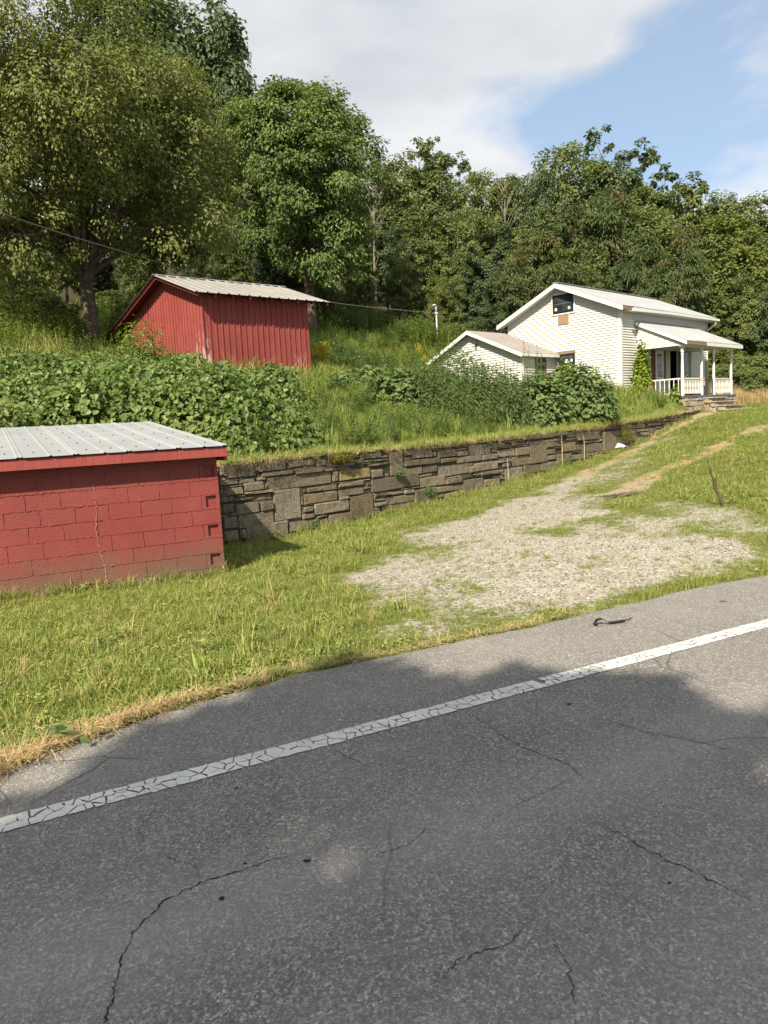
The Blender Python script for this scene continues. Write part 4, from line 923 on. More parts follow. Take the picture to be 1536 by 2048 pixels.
# stones under the porch and the steps
rs2 = random.Random(5)
def rock(u0, u1, z0, z1, y, r, mat='tan_stone', flip=False, x=None, nm='foundation_stone'):
    V, Fc = stone_geo(u0, u1, z0, z1, r, r.uniform(0, .05))
    if x is None: V = [(a, y+b, c) for a, b, c in V]
    else: V = [(x+b, -a, c) for a, b, c in V]
    m = MB(); m.v = V; m.f = Fc; return m.build(nm, MAT[mat], house)
z = 1.12
while z < FZ-.12:
    h = min(rs2.uniform(.13, .26), FZ-.105-z); x = PX0+.1
    while x < PX1-.1:
        w = rs2.uniform(.18, .55); rock(x, min(x+w, PX1-.05), z, z+h, -PD-.10, rs2); x += w
    z += h
    if h < .05: break
z = 1.4
while z < FZ-.12:
    h = min(rs2.uniform(.13, .26), FZ-.105-z); y = .05
    while y < PD:
        w = rs2.uniform(.2, .5); rock(y, min(y+w, PD+.1), z, z+h, 0, rs2, x=PX0+.1); y += w
    z += h
    if h < .05: break
gsz = 1.42
for k in range(4):
    zt = FZ-.11-(k+0)*.17; y1 = -PD-.12-.30*k; y0 = y1-.34
    MB().cbox(3.12-.06*k, 4.62+.10*k, y0-.04, y1+.06, zt-.055, zt, .012).build('step_slab', MAT['tan_stone'], house)
    MB().box(3.22-.05*k, 4.55+.09*k, y0+.03, y1+.05, 1.0, zt-.06).build('step_core', MAT['tan_stone'], house)
    if zt-.06 > 1.25:
        x = 3.15-.05*k
        while x < 4.55+.08*k:
            w = rs2.uniform(.2, .5); rock(x, min(x+w, 4.58+.09*k), zt-.235, zt-.056, y0+.16, rs2, nm='step_stone'); x += w
        rock(-(y1+.05), -(y0+.02), zt-.225, zt-.06, 0, rs2, x=3.19-.05*k, nm='step_stone')
# ================================================================ plants: generators
def unit(a): return a/(np.linalg.norm(a, axis=-1, keepdims=True)+1e-9)
def leafgeo(P, nrm, tip, L, w, fold=.15, heart=False):
    n = unit(nrm); t = unit(tip-(np.sum(tip*n, 1, keepdims=True))*n); b = np.cross(n, t); L = L[:, None]; w = w[:, None]
    if heart:
        V = np.stack([P, P-b*w*.5+t*L*.12+n*L*fold, P-b*w*.42+t*L*.55+n*L*fold*.7, P+t*L-n*L*.10, P+b*w*.42+t*L*.55+n*L*fold*.7, P+b*w*.5+t*L*.12+n*L*fold], 1)
        I = np.arange(len(P))[:, None]*6; F = np.concatenate([I+np.array([[0, 1, 2, 3]]), I+np.array([[0, 3, 4, 5]])], 0)
    else:
        V = np.stack([P, P-b*w*.5+t*L*.5+n*L*fold, P+t*L, P+b*w*.5+t*L*.5+n*L*fold], 1)
        I = np.arange(len(P))[:, None]*4; F = np.concatenate([I+np.array([[0, 1, 2]]), I+np.array([[0, 2, 3]])], 0)
    return V.reshape(-1, 3), F
def limb(mb, a, b, r0, r1, rg, n=6, seg=4, sag=.12):
    a = np.array(a, float); b = np.array(b, float); d = b-a; L = np.linalg.norm(d); P = []; W_ = []
    off = rg.normal(0, L*.05, 3)
    for k in range(seg+1):
        t = k/seg; q = a+d*t+off*math.sin(math.pi*t)+np.array([0, 0, sag*L*math.sin(math.pi*t)]); P.append(q); W_.append(r0+(r1-r0)*t)
    mb.tube(P, W_, n, cap=False); return P
def make_tree(seed, H, cz, rx, rzz, tr, nlobe=14, nclump=16, nleaf=90, ls=.16, lw=.6, lmat='leaf_forest', bark='bark', fork=.35, inner=.35, lobe_r=.42, flat=.8, droop=.4, spread=.30, lean=(0, 0), up=.35):
    """returns (trunk mesh, crown mesh); crown = lobes of leaf clumps round a branch skeleton"""
    rg = np.random.default_rng(seed); wood = MB()
    fk = np.array([lean[0]*.4, lean[1]*.4, H*fork])
    wood.tube([(0, 0, -.5), (0, 0, 0), (tr*.1, 0, H*.02), (lean[0]*.1, lean[1]*.1, H*.12), tuple(fk)], [tr*1.5, tr*1.35, tr*1.05, tr*.92, tr*.75], 10, cap=False)
    cen = np.array([lean[0], lean[1], cz]); P = []; Nn = []; Tp = []; Tn = []
    for i in range(nlobe):
        k = (i+.5)/nlobe; ph = math.acos(1-2*k*.93); th = i*2.39996+rg.normal(0, .35); s = rg.uniform(.50, .82)*(1 if i % 4 else inner*1.6)
        d = np.array([math.sin(ph)*math.cos(th), math.sin(ph)*math.sin(th), math.cos(ph)])
        lc = cen+d*np.array([rx, rx, rzz])*s; lr = np.array([rx, rx, rzz])*lobe_r*rg.uniform(.75, 1.2)
        limb(wood, fk+np.array([0, 0, rg.uniform(-.1, .1)*H*fork]), lc, tr*.42*rg.uniform(.7, 1.1), tr*.10, rg, 6, 5)
        tone_l = rg.random()
        for j in range(nclump):
            e = unit(rg.normal(0, 1, 3)+d*.55+np.array([0, 0, up])); cc = lc+e*lr*rg.uniform(.65, 1.05)
            if j % 2 == 0: limb(wood, lc-(lc-fk)*.15*rg.random(), cc, tr*.07, tr*.02, rg, 4, 3, .05)
            m = int(nleaf*rg.uniform(.6, 1.4)); cr = lr.mean()*spread*rg.uniform(.7, 1.35)
            q = rg.normal(0, 1, (m, 3)); q = q/np.linalg.norm(q, axis=1, keepdims=True)*(rg.random((m, 1))**.45)*cr*np.array([1, 1, flat])
            P.append(cc+q); out = unit(q+e*cr*.7)
            Nn.append(unit(out*.85+np.array([0, 0, .5])+rg.normal(0, .30, (m, 3)))); Tp.append(unit(out+np.array([0, 0, -droop])+rg.normal(0, .4, (m, 3))))
            Tn.append(np.full(m, np.clip(.6*tone_l+.4*rg.random(), 0, 1)))
    P = np.concatenate(P); Nn = np.concatenate(Nn); Tp = np.concatenate(Tp); Tn = np.concatenate(Tn)
    L = ls*rg.uniform(.7, 1.35, len(P))
    V, F = leafgeo(P, Nn, Tp, L, L*lw)
    crown = npmesh('crown', V, F, MAT[lmat], False, {'tone': np.repeat(Tn, 4)})
    tm = bpy.data.meshes.new('trunk'); tm.from_pydata(wood.v, [], wood.f); tm.update(); tm.polygons.foreach_set('use_smooth', [True]*len(tm.polygons)); tm.materials.append(MAT[bark])
    return tm, crown, H
def place_tree(pair, name, x, y, sx, sz, rot, label, group=None, z=None, crown_mat=None):
    r = empty(name, (x, y, gz1(x, y)-.05 if z is None else z), rot); r.scale = (sx, sx, sz)
    put(bpy.data.objects.new('trunk', pair[0]), r); put(bpy.data.objects.new('crown', pair[1]), r)
    return tag(r, label, 'tree', group)
def ray_pt(px, py, Yd):
    d = F_+RR*((px-768)/FPX)-UU*((py-1024)/FPX); return Vector((0, 0, 1.6))+d*(Yd/d.y)
def tree_top(pair, name, px, py, Yd, wid, rot, label, group=None):
    """a tree standing at depth Yd whose tip reaches a given height on the hill"""
    t = ray_pt(px, py, Yd); g = gz1(t.x, t.y); s = (t.z-g)/(pair[2]); return place_tree(pair, name, t.x, t.y, s*wid, s, rot, label, group)
# ---------------------------------------------------------------- trees
elm = make_tree(11, 12.4, 6.8, 6.5, 5.0, .31, 34, 26, 165, .125, .66, 'leaf_elm', 'bark', .22, .5, .33, .8, .45, .32)
t1 = ray_pt(190, 690, 29.0)
place_tree(elm, 'elm_tree', t1.x-.1, t1.y, 1.02, 1.0, .6, 'broad olive green tree with dark forked trunk behind the barn roof', z=t1.z-.1)
wal = make_tree(12, 15.0, 8.6, 4.4, 6.6, .3, 26, 20, 130, .21, .5, 'leaf_walnut', 'bark', .30, .5, .36, .7, .6, .33)
t2 = ray_pt(590, 125, 40.0); g2 = gz1(t2.x, t2.y)
place_tree(wal, 'walnut_tree', t2.x, t2.y, .98, (t2.z-g2)/15.3, 1.1, 'tall dark green tree with drooping leaf sprays right of the olive tree')
VAR = {
 'dense': make_tree(21, 12.0, 6.6, 3.7, 5.6, .2, 18, 15, 75, .24, .62, 'leaf_forest', 'bark', .25),
 'dark': make_tree(22, 12.0, 6.6, 3.6, 5.6, .2, 18, 15, 75, .24, .62, 'leaf_forest_dark', 'bark', .25),
 'yellow': make_tree(23, 10.0, 5.4, 3.4, 4.7, .16, 16, 14, 70, .23, .6, 'leaf_forest_yellow', 'bark', .25),
 'airy': make_tree(24, 13.0, 8.0, 3.2, 5.2, .16, 13, 9, 42, .24, .6, 'leaf_forest_dark', 'bark', .45, .35, .30, .7, .5, .24),
 'sumac': make_tree(25, 10.0, 5.6, 3.7, 4.5, .13, 20, 12, 60, .34, .26, 'leaf_sumac', 'bark_pale', .2, .4, .34, .6, .8, .36),
 'dense2': make_tree(26, 12.0, 6.4, 3.9, 5.7, .2, 20, 14, 75, .26, .55, 'leaf_forest', 'bark', .22, .5, .38, .8, .6, .28),
 'bush': make_tree(27, 4.0, 1.9, 1.9, 1.9, .06, 14, 12, 60, .17, .6, 'leaf_forest', 'bark', .12, .5, .42),
 'limeb': make_tree(28, 4.0, 1.9, 1.9, 1.9, .06, 14, 12, 60, .17, .6, 'leaf_forest_yellow', 'bark', .12, .5, .42),
}
GW = 'trees of the dense wood on the hillside'
rt = random.Random(9)
SKYL = [('dense', 'leafy tree on the wooded skyline beside the tall walnut', 765, 335, 60, 1.1), ('dense2', 'rounded tree on the skyline left of the airy treetop', 835, 295, 68, 1.0), ('airy', 'thin airy treetop poking above the skyline over the utility pole', 898, 268, 74, .8),
        ('dense', 'olive tree in the dip of the skyline left of the bare twigs', 965, 345, 66, 1.0), ('dense2', 'small rounded tree in the lowest dip of the skyline', 1022, 362, 72, .95), ('dark', 'narrow dark pointed treetop on the skyline above the house gable', 1072, 318, 64, .62),
        ('dense', 'leafy tree on the skyline just left of the tallest airy tree', 1145, 292, 68, 1.05), ('airy', 'tall airy tree rising highest above the skyline over the house', 1252, 238, 70, 1.0), ('dark', 'dark tree under the tallest airy tree on the skyline', 1225, 315, 66, .9),
        ('dense2', 'light green tree right of the tallest airy tree', 1335, 352, 60, 1.1), ('dark', 'dark knobbly tree on the skyline near the photo edge', 1438, 378, 64, .75), ('dense', 'tree at the end of the skyline above the porch roof', 1515, 405, 60, 1.2)]
for v, lab, px, py, yd, wd in SKYL: tree_top(VAR[v], 'skyline_tree', px, py, yd, wd, rt.uniform(0, 6.28), lab)
for v, lab, px, py, yd, wd in [('sumac', 'tree with orange tinted seed clusters above the house ridge', 1188, 372, 52, 1.0), ('sumac', 'broad tree with reddish leaf tips behind the house roof', 1330, 470, 47, .95), ('yellow', 'yellow green small tree at the wood edge beside the utility pole', 885, 545, 44.5, .85), ('sumac', 'spreading feathery leaved tree behind the gable peak', 1090, 500, 45, 1.2), ('yellow', 'bright green rounded tree in mid wood behind the house', 1420, 430, 52, 1.2), ('dark', 'dark spreading shrub like tree at the wood edge left of the gable', 985, 600, 43, 1.3)]:
    tree_top(VAR[v], 'wood_edge_tree', px, py, yd, wd, rt.uniform(0, 6.28), lab)
MID = [(690, 420, 52), (770, 430, 54), (845, 410, 56), (925, 425, 55), (1000, 430, 57), (1075, 425, 53), (1255, 420, 54), (1335, 430, 56), (1480, 455, 55), (1560, 450, 56), (1620, 440, 60),
       (715, 520, 47), (800, 520, 47.5), (935, 505, 48), (1020, 515, 49), (1160, 495, 48.5), (1245, 500, 49), (1410, 545, 49), (1490, 560, 47), (1555, 560, 46), (1640, 560, 48),
       (-60, 420, 44), (40, 460, 42), (120, 430, 47), (-150, 400, 48), (290, 440, 45), (380, 460, 43), (460, 490, 44), (540, 480, 46), (620, 500, 46), (660, 560, 44), (560, 590, 42), (-200, 520, 40), (-40, 540, 38.5), (330, 560, 41), (440, 560, 41), (255, 500, 48), (300, 520, 50), (210, 510, 50), (160, 500, 49)]
ORD = ['first', 'second', 'third', 'fourth', 'fifth', 'sixth', 'seventh', 'eighth', 'ninth', 'tenth', 'eleventh', 'twelfth', 'thirteenth', 'fourteenth']
def band(px, py): return 'behind the barn' if px < 660 else ('in the upper band of the wood' if py < 470 else 'in the lower band of the wood')
CNT = {}
for q in sorted(MID):
    if 0 <= q[0] <= 1536: CNT.setdefault(band(q[0], q[1]), []).append(q)
cyc = ['dense', 'dark', 'dense2', 'yellow', 'dense', 'dark', 'sumac', 'dense2']
for i, (px, py, yd) in enumerate(MID):
    v = cyc[(i*5+i//3) % 8] if px > 640 else ('dark', 'dense', 'dark', 'dense2')[i % 4]
    tree_top(VAR[v], 'wood_tree', px+rt.uniform(-12, 12), py+rt.uniform(-10, 14), yd, rt.uniform(.85, 1.15), rt.uniform(0, 6.28), ('%s green tree from the left %s' % (ORD[CNT[band(px, py)].index((px, py, yd))], band(px, py))) if 0 <= px <= 1536 else 'green tree of the wood just outside the view', GW)
for px, py, yd in [(250, -95, 47), (395, -20, 50)]:
    tree_top(VAR['dark'], 'dark_tree', px, py, yd, .78, px*.01, 'very tall dark tree behind the olive tree, %s' % ('cut by the top edge' if px < 300 else 'with branches beside the open sky'))
tree_top(VAR['dark'], 'dark_tree', 455, 118, 47, .45, 2.0, 'narrow dark treetop between the olive tree and the walnut')
# shrubs along the wood edge
SH = [(650, 618, 43), (705, 622, 45), (768, 628, 45), (830, 632, 44.5), (905, 640, 42.5), (950, 655, 41), (1440, 690, 44), (1490, 700, 42), (1545, 690, 43), (1600, 690, 42), (1520, 728, 39), (1462, 722, 41), (30, 590, 34), (100, 585, 35), (-40, 590, 33), (262, 600, 36), (-100, 560, 33), (160, 590, 40), (215, 580, 42), (300, 590, 43), (360, 575, 44), (270, 610, 38), (120, 600, 38), (60, 560, 41)]
SHV = sorted(q for q in SH if 0 <= q[0] <= 1536)
for i, (px, py, yd) in enumerate(SH):
    t = tree_top(VAR['bush' if i % 3 else 'limeb'], 'edge_shrub', px, py, yd, rt.uniform(1.0, 1.4), rt.uniform(0, 6.28), ('%s bushy shrub from the left along the foot of the wood' % (ORD+['fifteenth', 'sixteenth', 'seventeenth', 'eighteenth', 'nineteenth', 'twentieth', 'twenty-first', 'twenty-second', 'twenty-third', 'twenty-fourth', 'twenty-fifth'])[SHV.index((px, py, yd))]) if (px, py, yd) in SHV else 'bushy shrub of the wood edge just outside the view', 'shrubs along the wood edge'); t['category'] = 'shrub'
# tree standing behind the photographer; its crown shades the near road
POLY = [(-1.80, 3.25), (-1.62, 3.35), (-1.30, 3.86), (-.70, 4.50), (-.29, 4.88), (-.05, 4.67), (.25, 4.26), (.66, 4.43), (1.18, 4.29), (1.56, 4.17), (1.5, 3.88), (1.71, 3.68), (1.84, 3.5), (1.62, 3.2), (1.55, 2.85), (1.35, 1.0), (.9, -1.5), (-2.2, -1.5), (-3.2, .5), (-2.6, 2.2)]
rg = np.random.default_rng(77); n_ = 26000
gx = rg.uniform(-3.5, 2.4, n_); gy = rg.uniform(-1.8, 5.4, n_); d_in = np.where(inpoly(gx, gy, POLY), 1, -1)*polydist(gx, gy, POLY)
keep = d_in > -.02+rg.normal(0, .07, n_)
for hx, hy, hr in ((-.35, 2.72, .26), (.9, 2.0, .15), (-1.7, 3.2, .30)): keep &= np.hypot(gx-hx, (gy-hy)*.8) > hr*rg.uniform(.3, 1.3, n_)
gx, gy = gx[keep], gy[keep]; hz_ = 9.0+4.5*rg.random(len(gx))*np.clip(.35+d_in[keep], .35, 1)
k = hz_/math.tan(SUN_EL); P = np.stack([gx+SUN_AZ.x*k, gy+SUN_AZ.y*k, hz_], 1)
m_ = len(P); Nn = unit(np.array(to_sun)[None]*.5+rg.normal(0, .5, (m_, 3))+np.array([0, 0, .5])); L = rg.uniform(.14, .26, m_)
V, F = leafgeo(P, Nn, rg.normal(0, 1, (m_, 3)), L, L*.75)
shade = empty('shade_tree', (-6.5, -12.0, gz1(-6.5, -12.0))); sm = npmesh('crown', V-np.array([-6.5, -12.0, gz1(-6.5, -12.0)]), F, MAT['leaf_forest'], False, {'tone': rg.random(len(V))})
put(bpy.data.objects.new('crown', sm), shade)
mb = MB(); mb.tube([(0, 0, -.3), (0, 0, 1), (.1, .1, 5.5), (.5, .6, 8.5)], [.34, .28, .22, .14], 8)
for i in range(0, m_, m_//40): limb(mb, (.3, .4, 7.0), P[i]-np.array([-6.5, -12.0, gz1(-6.5, -12.0)]), .06, .01, rg, 5, 4)
mb.build('trunk', MAT['bark'], shade)
tag(shade, 'leafy roadside tree standing out of view, shading the near road', 'tree')
# ================================================================ vine thicket on the bank
def footprint(x, y, C, AX, AY, x0, x1, y0, y1):
    a = (x-C[0])*AX[0]+(y-C[1])*AX[1]; b = (x-C[0])*AY[0]+(y-C[1])*AY[1]; return (a > x0) & (a < x1) & (b > y0) & (b < y1)
THK = [(-16, 9.5), (-8.2, 11.4), (-6.0, 13.9), (-4.3, 14.2), (-2.9, 13.75), (-1.75, 14.75), (-1.15, 15.8), (-1.35, 17.6), (-1.6, 20.0), (-1.9, 22.6), (-3.2, 23.9), (-5.2, 23.3), (-7.5, 25.2), (-10.5, 24.0), (-16, 22)]
def thk_h(x, y):
    d = polydist(x, y, THK); ins = inpoly(x, y, THK); d = np.where(ins, d, 0)
    low = sstep(16.5, 21.5, y)      # lower near the barn
    return (sstep(-.15, .75, d)*(.50+1.7*(vnoise(x, y, 1.1, 81, 3)-.25))*1.05*(1-.50*low)+.10)*ins
NL = 105000
x = rng.uniform(-14, -1.0, NL); y = rng.uniform(10.5, 25, NL); ok = inpoly(x, y, THK) & ~footprint(x, y, BC, BX, BY, -.15, 4.3, -.15, 6); x, y = x[ok], y[ok]
# more leaves near the visible front
dd = polydist(x, y, THK); h = thk_h(x, y); g = gz(x, y); f = 1-np.abs(rng.normal(0, .17, len(x)))+.14*(vnoise(x, y, .35, 83, 2)-.5); edge = (dd < .8) & (rng.random(len(x)) < .6); f = np.where(edge, rng.uniform(.05, 1, len(x)), f)
z = g+h*f; ep = .12; hx = (thk_h(x+ep, y)+gz(x+ep, y)-thk_h(x-ep, y)-gz(x-ep, y))/(2*ep); hy = (thk_h(x, y+ep)+gz(x, y+ep)-thk_h(x, y-ep)-gz(x, y-ep))/(2*ep)
nn = unit(np.stack([-hx, -hy, np.full(len(x), 1.1)], 1)); nn = unit(nn+rng.normal(0, .55, nn.shape))
tp = unit(np.stack([-hx, -hy, np.full(len(x), -.5)], 1)+rng.normal(0, .5, nn.shape)); L = rng.uniform(.06, .145, len(x))
V, F = leafgeo(np.stack([x, y, z+rng.uniform(-.03, .06, len(x))], 1), nn, tp, L, L*.95, .12, True)
tn = np.clip(vnoise(x, y, 1.2, 91, 3)*1.2-.1+rng.normal(0, .12, len(x)), 0, 1)
o = put(bpy.data.objects.new('vine_thicket', npmesh('vine_thicket', V, F, MAT['leaf_vine'], False, {'tone': np.repeat(tn, 6)})))
tag(o, 'dense thicket of broad heart shaped vine leaves covering the bank below the barn', 'thicket', kind='stuff')
# ================================================================ bushes by the house
def bush(name, x, y, rx, ry, h, n, ls, lw, mat, label, cat='shrub', heart=False, stems=10, group=None, tall=1.0, zoff=0, seed=1):
    rg = np.random.default_rng(seed); g = gz1(x, y); r = empty(name, (x, y, g+zoff)); q = unit(rg.normal(0, 1, (n, 3))); q[:, 2] = np.abs(q[:, 2])*tall
    lump = .78+.45*vnoise(np.arctan2(q[:, 1], q[:, 0])*2.2+5+seed, q[:, 2]*3+seed, .8, 7+seed, 2)
    s = (rg.random(n)**.28*lump)[:, None]; P = q*s*np.array([rx, ry, h]); P[:, 2] = np.maximum(P[:, 2], .03)
    P += rg.normal(0, .03, P.shape)
    nn = unit(q*.8+np.array([0, 0, .6])+rg.normal(0, .4, P.shape)); tp = unit(q+np.array([0, 0, -.5])+rg.normal(0, .4, P.shape)); L = ls*rg.uniform(.65, 1.3, n)
    V, F = leafgeo(P, nn, tp, L, L*lw, .12, heart); k = 6 if heart else 4
    tn = np.clip(.5*vnoise(P[:, 0]*2+seed, P[:, 1]*2+P[:, 2]*2, .7, 5, 2)+.5*rg.random(n), 0, 1)
    put(bpy.data.objects.new('foliage', npmesh('foliage', V, F, MAT[mat], False, {'tone': np.repeat(tn, k)})), r)
    mb = MB()
    for i in range(stems): a = rg.uniform(0, 6.28); limb(mb, (rg.normal(0, .08), rg.normal(0, .08), -.1), (rx*.6*math.cos(a), ry*.6*math.sin(a), h*rg.uniform(.45, .8)), .018, .006, rg, 4, 3)
    mb.build('stems', MAT['stem_green'], r)
    return tag(r, label, cat, group)
def at(px, py, Yd): t = ray_pt(px, py, Yd); return t.x, t.y
def hit(px, py, y0=8.0, above=True):
    """where the line of sight through a point meets the ground (above the wall)"""
    ys = np.arange(y0, 60, .1); P = np.array([tuple(ray_pt(px, py, float(q))) for q in ys]); v = (P[:, 0]-WA[0])*WN[0]+(P[:, 1]-WA[1])*WN[1]
    ok = (P[:, 2] < gz(P[:, 0], P[:, 1])) & ((v > .35) if above else (v < 0)); i = int(np.argmax(ok)); return float(P[i, 0]), float(P[i, 1])
bush('broad_leaf_shrub', *hit(1150, 842), 1.3, 1.1, 1.8, 5200, .13, .8, 'leaf_bush', 'dense broad leaved shrub mound below the lower gable window', heart=True, seed=2)
bush('feathery_shrub', *hit(915, 842), 1.45, 1.0, 2.15, 8200, .13, .22, 'leaf_bush', 'fine feathery green shrub in front of the house addition', seed=3)
bush('feathery_shrub', *hit(1000, 848), .9, .7, 1.65, 4200, .13, .24, 'leaf_bush', 'smaller feathery shrub right of the larger feathery one', seed=13)
bush('leafy_clump', *hit(800, 818), 1.2, .9, 1.1, 2600, .15, .9, 'leaf_bush', 'low round leafy clump on the slope left of the feathery shrub', heart=True, seed=4)
bush('leafy_clump', *hit(735, 778), 1.4, .8, .75, 1500, .15, .9, 'leaf_bush', 'low leafy clump on the slope right of the barn', heart=True, seed=5)
bush('leafy_clump', *hit(860, 790), 1.2, .8, 1.0, 1500, .15, .9, 'leaf_bush', 'leafy clump behind the slope beside the addition corner', heart=True, seed=6)
bush('leafy_clump', *hit(1075, 848), 1.0, .8, 1.45, 2600, .15, .9, 'leaf_bush', 'leafy clump under the tall weeds by the addition', heart=True, seed=7)
bush('lime_shrub', *hit(1134, 812), .42, .4, 1.65, 800, .13, .75, 'leaf_lime', 'small lime green shrub just under the lower gable window', heart=True, seed=8)
bush('ditch_shrub', *hit(690, 782), .9, .7, .6, 900, .15, .9, 'leaf_bush', 'small leafy shrub at the right foot of the barn', heart=True, seed=9)
vx, vy = HC+HX*.85-HY*.45
vp = bush('vine_column', vx, vy, .36, .34, 2.05, 1500, .13, .75, 'leaf_lime', 'upright lime green vine column at the house corner beside the porch', heart=True, seed=10, tall=1.0)
for i, (px, py, Y_, h_, lab) in enumerate([(1190, 790, 24.5, 1.35, 'thin sapling with drooping leaves against the white gable wall'), (1215, 790, 25.5, .95, 'short sapling near the white gable corner')]):
    bush('thin_sapling', *hit(px, py), .28, .28, h_, 120, .15, .5, 'leaf_lime', lab, heart=False, stems=4, seed=20+i)
# dense young sapling in front of the barn gable
bush('barn_sapling', *hit(285, 760), .85, .7, 1.75, 1500, .14, .42, 'leaf_weed', 'loose yellow green sapling in front of the barn gable', stems=8, seed=31)
bush('barn_sapling', *hit(232, 715), .5, .5, 1.45, 800, .14, .35, 'leaf_weed', 'slim sapling at the low end of the barn roof', stems=6, seed=32)
def tall_weed(x, y, h, seed, label, mat='leaf_weed', n=340, wid=.16):
    rg = np.random.default_rng(seed); r = empty('tall_weed', (x, y, gz1(x, y)-.03)); t = rg.random(n)**.8; a = rg.uniform(0, 6.28, n)
    st = rg.integers(0, 3, n); bx = np.array([0, .12, -.10])[st]*t; by = np.array([0, -.07, .09])[st]*t; hh = np.array([1, .86, .78])[st]*h
    P = np.stack([bx, by, .1+t*hh], 1); d = np.stack([np.cos(a), np.sin(a), np.full(n, .55)], 1); L = wid*(1.15-.75*t)*rg.uniform(.7, 1.2, n)
    V, F = leafgeo(P, np.stack([-np.cos(a)*.5, -np.sin(a)*.5, np.ones(n)], 1), d, L, L*.2, .05)
    put(bpy.data.objects.new('leaves', npmesh('leaves', V, F, MAT[mat])), r); mb = MB()
    for k in range(3): mb.tube([(0, 0, -.05), (np.array([0, .12, -.10])[k]*.5, np.array([0, -.07, .09])[k]*.5, h*.5), (np.array([0, .12, -.10])[k], np.array([0, -.07, .09])[k], .1+np.array([1, .86, .78])[k]*h)], [.012, .009, .003], 5)
    mb.build('stem', MAT['stem_green'], r); return tag(r, label, 'weed', 'tall weeds in front of the house addition')
for i, (px, py, Y_, h_) in enumerate([(1012, 815, 21.0, 1.75), (1030, 815, 21.3, 1.55), (1052, 818, 21.0, 2.0), (1062, 818, 20.8, 1.8), (1078, 818, 21.1, 1.9), (1086, 818, 21.4, 1.6), (995, 812, 22, 1.4)]):
    tall_weed(*hit(px, py+14), h_*1.2, 40+i, '%s tall slender weed from the left in front of the addition' % ORD[sorted([1012, 1030, 1052, 1062, 1078, 1086, 995]).index(px)])
for i, (px, py, Y_, h_) in enumerate([(80, 745, 17.5, 1.5), (60, 735, 19, 1.35), (118, 745, 18.5, 1.25)]):
    w = tall_weed(*at(px, py, Y_), h_, 60+i, '%s tall leafy weed sticking out of the thicket below the olive tree' % ('middle', 'leftmost', 'rightmost')[i], 'leaf_bush', 260, .24); w['group'] = 'weeds above the thicket'

for i, (px, py, h_, rx_, lab) in enumerate([(22, 712, 2.5, .9, 'tall pale green weed clump at the left edge above the thicket'), (78, 706, 2.7, .8, 'tallest feathery weed clump left of the olive tree trunk'), (132, 712, 1.8, .7, 'yellowish weed clump beside the olive tree trunk')]):
    bush('weed_clump', *hit(px, py), rx_, .7, h_, 2600, .16, .24, 'leaf_weed', lab, 'weeds', stems=14, seed=81+i)
# bare dead saplings on the skyline
dead = bpy.data.meshes.new('trunk'); mbd = MB(); rgd = np.random.default_rng(5)
mbd.tube([(0, 0, -.3), (0, 0, 4), (.2, .1, 9)], [.10, .07, .02], 6, cap=False)
for k in range(26):
    z0 = rgd.uniform(3.5, 8.6); a = rgd.uniform(0, 6.28); l = rgd.uniform(.8, 2.2); limb(mbd, (.2*z0/9, .1*z0/9, z0), (l*.6*math.cos(a), l*.6*math.sin(a), z0+l), .025, .005, rgd, 4, 4)
dead.from_pydata(mbd.v, [], mbd.f); dead.update(); dead.materials.append(MAT['bark_pale'])
for px, py, yd, lab in ((1003, 325, 63, 'bare grey dead tree on the skyline dip above the house'), (738, 330, 52, 'bare pale dead sapling right of the tall walnut')):
    t = ray_pt(px, py, yd); r = empty('dead_tree', (t.x, t.y, gz1(t.x, t.y))); q = (t.z-r.location.z)/10.2; r.scale = (q, q, q); put(bpy.data.objects.new('trunk', dead), r); tag(r, lab, 'tree')
# ================================================================ scattered grass, weeds, gravel (nobody could count them)
def src(name, V, F, mat):
    return bpy.data.objects.new(name, npmesh(name, V, F, MAT[mat]))
def tuft(seed, n, rad, h0, h1, w, bend, mat, flat=False):
    rg = np.random.default_rng(seed); V = []; F = []
    for i in range(n):
        a, rr = rg.uniform(0, 6.28), rad*math.sqrt(rg.random()); bx, by = rr*math.cos(a), rr*math.sin(a); t = rg.uniform(0, 6.28); h = rg.uniform(h0, h1); be = bend*rg.uniform(.3, 1.3)*h
        dx, dy = math.cos(t), math.sin(t); px, py = -dy*w/2*rg.uniform(.7, 1.3), dx*w/2*rg.uniform(.7, 1.3); b = len(V)
        if flat: zz = (.004, .012+.02*rg.random(), .006+.02*rg.random()); be = h; hm = .5
        else: zz = (-.01, h*.55, h*rg.uniform(.75, 1.0)); hm = .32
        V += [(bx-px, by-py, zz[0]), (bx+px, by+py, zz[0]), (bx+dx*be*hm-px*.8, by+dy*be*hm-py*.8, zz[1]), (bx+dx*be*hm+px*.8, by+dy*be*hm+py*.8, zz[1]), (bx+dx*be, by+dy*be, zz[2])]
        F += [(b, b+1, b+3, b+2), (b+2, b+3, b+4, b+4)]
    V = np.array(V); q = np.array([f for f in F[0::2]]); t3 = np.array([f[:3] for f in F[1::2]])
    return src('tuft', V, [q, t3], mat)
def broad(seed, n, rad, h, ls, mat, lw=.6):
    rg = np.random.default_rng(seed); P = np.stack([rg.normal(0, rad*.6, n), rg.normal(0, rad*.6, n), rg.uniform(.2, 1, n)*h], 1)
    V, F = leafgeo(P, rg.normal(0, .35, (n, 3))+np.array([0, 0, 1]), rg.normal(0, 1, (n, 3)), ls*rg.uniform(.6, 1.3, n), ls*lw*rg.uniform(.6, 1.2, n), .1); return src('broad', V, F, mat)
